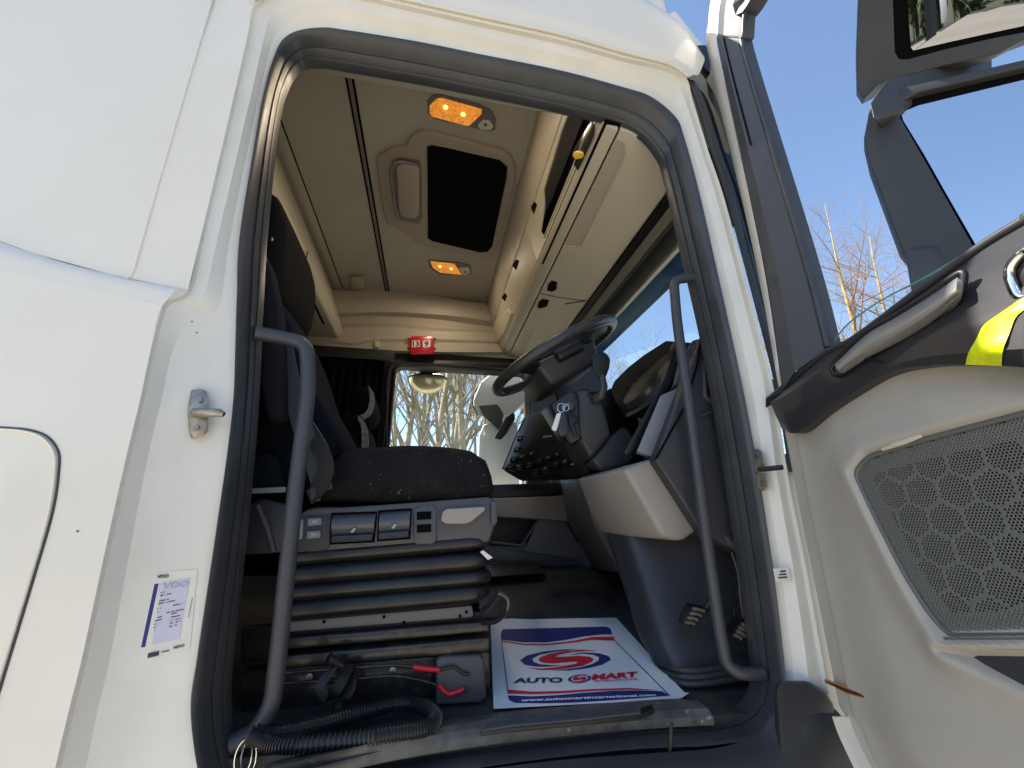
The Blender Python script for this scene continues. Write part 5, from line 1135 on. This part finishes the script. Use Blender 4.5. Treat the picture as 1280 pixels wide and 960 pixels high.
# two red-sleeved rods held by a strap on the seat base
def rod(nm, pts, red, tip, label):
    e = tag(empty(nm, aY(*c7(*pts[0]), 1.10)), label, 'rod', 'red-ended rods along the seat base')
    tube('rod_shaft', crs([aY(*c7(*p), 1.10) for p in pts], 30), .0032, STEELB, e, 8)
    tube('red_sleeve', crs([aY(*c7(*p), 1.095) for p in red], 20), .0054, REDS, e, 10)
    tube('rod_hook', crs([aY(*c7(*p), 1.09) for p in tip], 16), .0034, M('rod_black', (.02, .02, .022), .3), e, 8)
rod('hooked_rod', [(330, 264), (500, 250), (650, 240), (800, 229), (890, 236)], [(885, 236), (940, 244), (992, 248)], [(990, 248), (1020, 240), (1045, 235), (1070, 250), (1085, 263), (1112, 265)], 'thin rod with straight red sleeve and black hooked end on the seat base')
rod('kinked_rod', [(330, 304), (500, 294), (640, 285), (800, 272), (920, 290), (990, 312)], [(988, 308), (1005, 330), (1030, 345), (1060, 336), (1092, 323)], [(1088, 325), (1102, 332)], 'thin rod with kinked red end, below the hooked rod')
stp = tag(empty('strap', aY(*c7(580, 400), 1.07)), 'black webbing strap with roller tied round the two rods', 'strap')
ribbon('strap_band', crs([aY(*c7(*p), Y) for p, Y in (((585, 215), 1.09), ((550, 260), 1.07), ((515, 310), 1.065), ((530, 350), 1.07), ((585, 385), 1.08))], 18), .020, .004, BELT, stp, Vector((.8, -.3, .4)))
ribbon('strap_band', crs([aY(*c7(*p), Y) for p, Y in (((635, 225), 1.07), ((610, 280), 1.06), ((570, 340), 1.065), ((555, 380), 1.08))], 18), .022, .004, BLACK, stp, Vector((.8, -.3, .4)))
ribbon('strap_band', crs([aY(*c7(*p), Y) for p, Y in (((640, 230), 1.08), ((645, 300), 1.075), ((625, 350), 1.075), ((590, 390), 1.08))], 18), .016, .004, BLACK, stp, Vector((.8, -.3, .1)))
tube('strap_roller', [aY(*c7(545, 200), 1.07), aY(*c7(600, 232), 1.085)], .010, BLACK, stp, 12)
tube('strap_roller', [aY(*c7(585, 375), 1.06), aY(*c7(585, 415), 1.06)], .011, BLACK, stp, 12)
# split ring tied to the foot of the rear grab handle
kr2 = tag(empty('split_ring', aY(307, 935, .97)), 'pair of thin steel split rings hanging from the lower end of a grab handle', 'rings')
for dx, tw in ((-3, .2), (4, -.3)):
    c = aY(307 + dx, 947, .97); tube('steel_ring', [c + Vector((.013 * math.cos(a), tw * .01 * math.cos(a), .026 * math.sin(a))) for a in [2 * math.pi * i / 26 for i in range(26)]], .0016, CHROME, kr2, 6, True)
# black bottle with a yellow cap in the overhead cubby
bt = tag(empty('bottle', aO(720, 205, -.03)), 'dark bottle with yellow cap lying in the overhead cubby', 'bottle')
hull('bottle_body', [aO(x, y, .004) for x, y in ((738, 150), (744, 160), (742, 172), (722, 214), (716, 204), (714, 192), (726, 172))] + [aO(x, y, -.03) for x, y in ((738, 150), (744, 160), (722, 214), (714, 192))], M('bottle_dark', (.015, .017, .018), .2, coat=.5), bt, .006, 3)
hull('bottle_cap', [aO(x, y, .014) for x, y in ((717, 190), (721, 188), (729, 190), (730, 195), (727, 198), (719, 199), (716, 195))] + [aO(x, y, .0) for x, y in ((717, 190), (729, 190), (730, 195), (719, 199))], YELLOW, bt, .002)

# ================================================================== trees
BARK = M('pale_bark', (.46, .39, .25), .9, bump=(18, .6, .02), var=(4, .4, (.30, .25, .15)))
TWIG = M('twig_bark', (.34, .285, .19), .9, var=(3, .3))
TWIG2 = M('ruddy_twigs', (.36, .25, .17), .9, var=(3, .3))
def tree_meshes(seed, H, r0, spread, levels=3, nb=(26, 7, 5), first=.22, sides=5):
    rng = random.Random(seed); bt_ = bmesh.new(); bb = bmesh.new()
    def stem(bmx, base, d, L, r, lvl, ns):
        pts = [base.copy()]; rr = [r]; dd = d.normalized()
        for i in range(ns):
            dd = (dd + Vector((rng.uniform(-1, 1), rng.uniform(-1, 1), rng.uniform(-.3, .9))) * (.07 if lvl == 0 else .16)).normalized()
            pts.append(pts[-1] + dd * L / ns); rr.append(r * (1 - (i + 1) / ns * (.96 if lvl == 0 else .85)))
        tube_bm(bmx, pts, rr, sides + 2 if lvl == 0 else (4 if lvl == 1 else 3))
        if lvl >= levels: return
        for k in range(nb[lvl]):
            f = first + (1 - first) * (k + rng.random()) / nb[lvl] if lvl == 0 else .25 + .75 * (k + rng.random()) / nb[lvl]
            j = min(int(f * ns), ns - 1); t = f * ns - j; p = pts[j].lerp(pts[j + 1], t); rp = rr[j] + (rr[j + 1] - rr[j]) * t
            a = rng.random() * 6.283; ax_ = (pts[j + 1] - pts[j]).normalized(); o1 = ax_.orthogonal().normalized(); o2 = ax_.cross(o1)
            out = (o1 * math.cos(a) + o2 * math.sin(a)) * rng.uniform(.5, 1.0) * spread + ax_ * rng.uniform(.5, .9)
            LL = (L * (1.12 - f) * rng.uniform(.38, .62)) if lvl == 0 else L * rng.uniform(.35, .6)
            stem(bb, p, out, LL, min(rp * .62, r * .4), lvl + 1, 4 if lvl == 0 else 3)
    stem(bt_, Vector((0, 0, -.1)), Vector((rng.uniform(-.06, .06), rng.uniform(-.06, .06), 1)), H, r0, 0, 9)
    out = []
    for b, nm in ((bt_, 'trunk'), (bb, 'branches')):
        me = bpy.data.meshes.new(nm); b.to_mesh(me); b.free(); me.polygons.foreach_set('use_smooth', [True] * len(me.polygons)); out.append(me)
    return out
KINDS = [tree_meshes(11, 9.5, .13, .6, nb=(13, 5, 3)), tree_meshes(23, 9, .08, .7, nb=(12, 5, 4)), tree_meshes(5, 10.5, .15, .55, nb=(12, 4, 3)), tree_meshes(42, 8, .055, .7, nb=(12, 5, 3))]
for k in KINDS: k[0].materials.append(BARK); k[1].materials.append(TWIG)
def plant(name, kind, loc, rz, sc, label, group=None, cat='tree'):
    e = tag(empty(name, loc), label, cat, group); e.rotation_euler = (0, 0, rz); e.scale = (sc, sc, sc)
    for me, nm in zip(kind, ('trunk', 'branches')):
        o = bpy.data.objects.new(nm, me); COL.objects.link(o); o.parent = e
    return e
rng = random.Random(3)
TL = ['stout pale-trunked bare tree in the thicket beyond the passenger window', 'slender bare tree with many side branches beyond the passenger window', 'tall straight bare tree with the thickest trunk beyond the passenger window', 'thin whippy bare sapling in the thicket beyond the passenger window']
spots = [(.005, 9.5, 0, 1.0), (.10, 10.5, 2, .95), (.135, 11.5, 0, 1.05), (.06, 12, 1, 1.1), (-.06, 11, 1, 1.0), (-.11, 9.8, 3, 1.15), (.02, 14, 2, 1.1), (.17, 13.5, 1, 1.1), (.085, 15, 3, 1.3), (-.03, 15.5, 0, 1.15), (.21, 11, 3, 1.1), (.04, 10.8, 3, 1.2), (-.085, 13, 2, 1.0), (.12, 17, 1, 1.35), (-.01, 18, 2, 1.2), (.25, 15, 0, 1.1), (.155, 9.6, 1, 1.0), (-.14, 14, 1, 1.2), (.07, 20, 0, 1.4), (.19, 19, 3, 1.6), (.0, 12.5, 3, 1.1), (.11, 13.2, 3, 1.2)]
for q, Y, k, sc in spots: plant('bare_tree', KINDS[k], (q * Y + 0, Y, 0), rng.random() * 6.28, sc, TL[k], 'bare trees beyond the passenger window')
rk = tree_meshes(77, 7.5, .095, 1.3, nb=(36, 9, 6), first=.12); rk[0].materials.append(M('lit_bark', (.50, .36, .14), .85, bump=(18, .5, .02), var=(5, .3, (.36, .25, .1)))); rk[1].materials.append(TWIG2)  # yellow of the sunlit trunk is put into this bark colour
def ground_at(px_, py_, D):
    r = ray(px_, py_); h = Vector((r.x, r.y, 0)).normalized(); return (h.x * D, h.y * D, 0)
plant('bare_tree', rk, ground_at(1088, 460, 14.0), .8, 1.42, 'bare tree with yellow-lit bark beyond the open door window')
plant('bare_tree', rk, ground_at(1114, 460, 15.2), 3.1, 1.40, 'second bare tree, just behind the yellow-lit one beyond the open door window')
rk2 = tree_meshes(91, 6.5, .07, 1.0, nb=(26, 7, 5), first=.15); rk2[0].materials.append(BARK); rk2[1].materials.append(TWIG)
plant('bare_tree', rk2, ground_at(815, 480, 19), 0, 1.62, 'slender bare tree seen through the windscreen above the instrument hood')
plant('bare_tree', rk2, ground_at(772, 480, 24), 2.2, 1.75, 'bare treetop seen through the windscreen beside the steering wheel')

# ================================================================== across the road, behind the camera (seen in the mirror)
LEAF = M('evergreen_leaves', (.045, .075, .022), .7, var=(3, .5, (.10, .12, .035)))
def bush_mesh(seed, H, W):
    rg = random.Random(seed); bm = bmesh.new(); cl = [(Vector((rg.uniform(-W, W) * .6, rg.uniform(-W, W) * .6, rg.uniform(.12, .88) * H)), rg.uniform(.3, .6) * W) for _ in range(16)]
    for c, r in cl:
        for _ in range(150):
            d = Vector((rg.gauss(0, 1), rg.gauss(0, 1), rg.gauss(0, 1))).normalized(); p = c + d * r * rg.random() ** .33
            if p.z < .1: continue
            a = Vector((rg.gauss(0, 1), rg.gauss(0, 1), rg.gauss(0, 1))).normalized(); b = d.cross(a).normalized(); s = rg.uniform(.15, .34)
            bm.faces.new([bm.verts.new(p + a * s), bm.verts.new(p + b * s * .6), bm.verts.new(p - a * s), bm.verts.new(p - b * s * .6)])
    me = bpy.data.meshes.new('crown'); bm.to_mesh(me); bm.free(); me.materials.append(LEAF)
    bt_ = bmesh.new(); tube_bm(bt_, [Vector((0, 0, 0)), Vector((.05, 0, H * .4)), Vector((0, .05, H * .75))], [.16, .11, .04], 7); mt = bpy.data.meshes.new('trunk'); bt_.to_mesh(mt); bt_.free(); mt.materials.append(BARK)
    return mt, me
bk = [bush_mesh(s, 6.0, 2.3) for s in (1, 2, 3)]
for i in range(12):
    e = tag(empty('evergreen_tree', (-42 + i * 4.1 + rng.uniform(-1, 1), -31 + rng.uniform(-1.5, 1.5), 0)), 'dark evergreen tree in the row across the road', 'tree', 'evergreens across the road'); e.rotation_euler.z = rng.random() * 6; sc = rng.uniform(.8, 1.15); e.scale = (sc, sc, sc)
    for me in bk[i % 3]: o = bpy.data.objects.new(me.name, me); COL.objects.link(o); o.parent = e
STONE = M('house_stone', (.46, .37, .22), .85, bump=(3, .4, .03), var=(1.5, .2)); ROOFT = M('roof_tiles', (.20, .12, .08), .8, var=(4, .3)); PANE = M('house_pane', (.03, .04, .05), .1)
def house(x, y, rz, w_, d_, h_, label):
    e = tag(empty('stone_house', (x, y, 0)), label, 'house', 'stone houses across the road'); e.rotation_euler.z = rz; WL[e] = Vector((0, 0, 0))
    wl_ = box('wall', (-w_ / 2, -d_ / 2, 0), (w_ / 2, d_ / 2, h_), STONE, e)
    rf = hull('roof', [Vector((sx * (w_ / 2 + .3), sy * (d_ / 2 + .4), h_ + .01)) for sx in (-1, 1) for sy in (-1, 1)] + [Vector((sx * (w_ / 2 + .3), 0, h_ + d_ * .42)) for sx in (-1, 1)], ROOFT, e)
    box('chimney', (w_ * .3, -.4, h_ + d_ * .2), (w_ * .3 + .7, .4, h_ + d_ * .42 + 1), STONE, rf)
    for k in range(3):
        for zz in (.9, 3.4):
            if k == 1 and zz < 1: box('door', (-.5, d_ / 2 - .05, 0), (.5, d_ / 2 + .04, 2.1), INKN, e); continue
            x0 = (k - 1) * w_ * .31
            f = box('window', (x0 - .65, d_ / 2 - .05, zz), (x0 + .65, d_ / 2 + .05, zz + 1.3), LABW, e); box('pane', (x0 - .55, d_ / 2, zz + .1), (x0 + .55, d_ / 2 + .06, zz + 1.2), PANE, f)
    return e
for i, (x, y, rz) in enumerate(((12, -40, .1), (24, -43, -.1), (36, -41, .2), (-58, -44, .1), (-72, -42, -.1))): house(x, y, rz, 9.5, 7, 5.6, 'yellow stone house with brown tiled roof across the road')
# white van parked in the yard and a notice board on the verge
van = tag(empty('parked_van', (-17, -14.0, 0)), 'white panel van parked in the yard behind the photographer', 'van'); van.rotation_euler.z = .2; WL[van] = Vector((0, 0, 0))
vb = hull('van_body', [Vector((x, y, z)) for y in (-.95, .95) for x, z in ((-2.4, .4), (-2.4, 2.2), (-2.2, 2.35), (1.0, 2.35), (1.7, 1.5), (2.4, 1.2), (2.45, .45))], PAINT, van, .08, 3)
for y in (-.97, .97):
    slab('side_window', [Vector((x, y, z)) for x, z in ((.5, 1.5), (1.45, 1.45), (.95, 2.05), (.5, 2.05))], Vector((0, .02, 0)), PANE, vb)
    for x in (-1.5, 1.5): disc('wheel', Vector((x, y - .1, .36)), YY, .36, .2, RUBBER, van, 20, .03)
sg = tag(empty('notice_board', (-14, -27.2, 0)), 'small white notice board on the verge across the road', 'sign'); WL[sg] = Vector((0, 0, 0))
box('board', (-.8, -.03, 1.0), (.8, .03, 2.0), LABW, sg, .01)
for x in (-.6, .6): box('post', (x - .05, -.09, 0), (x + .05, -.031, 2.0), STEEL, sg)
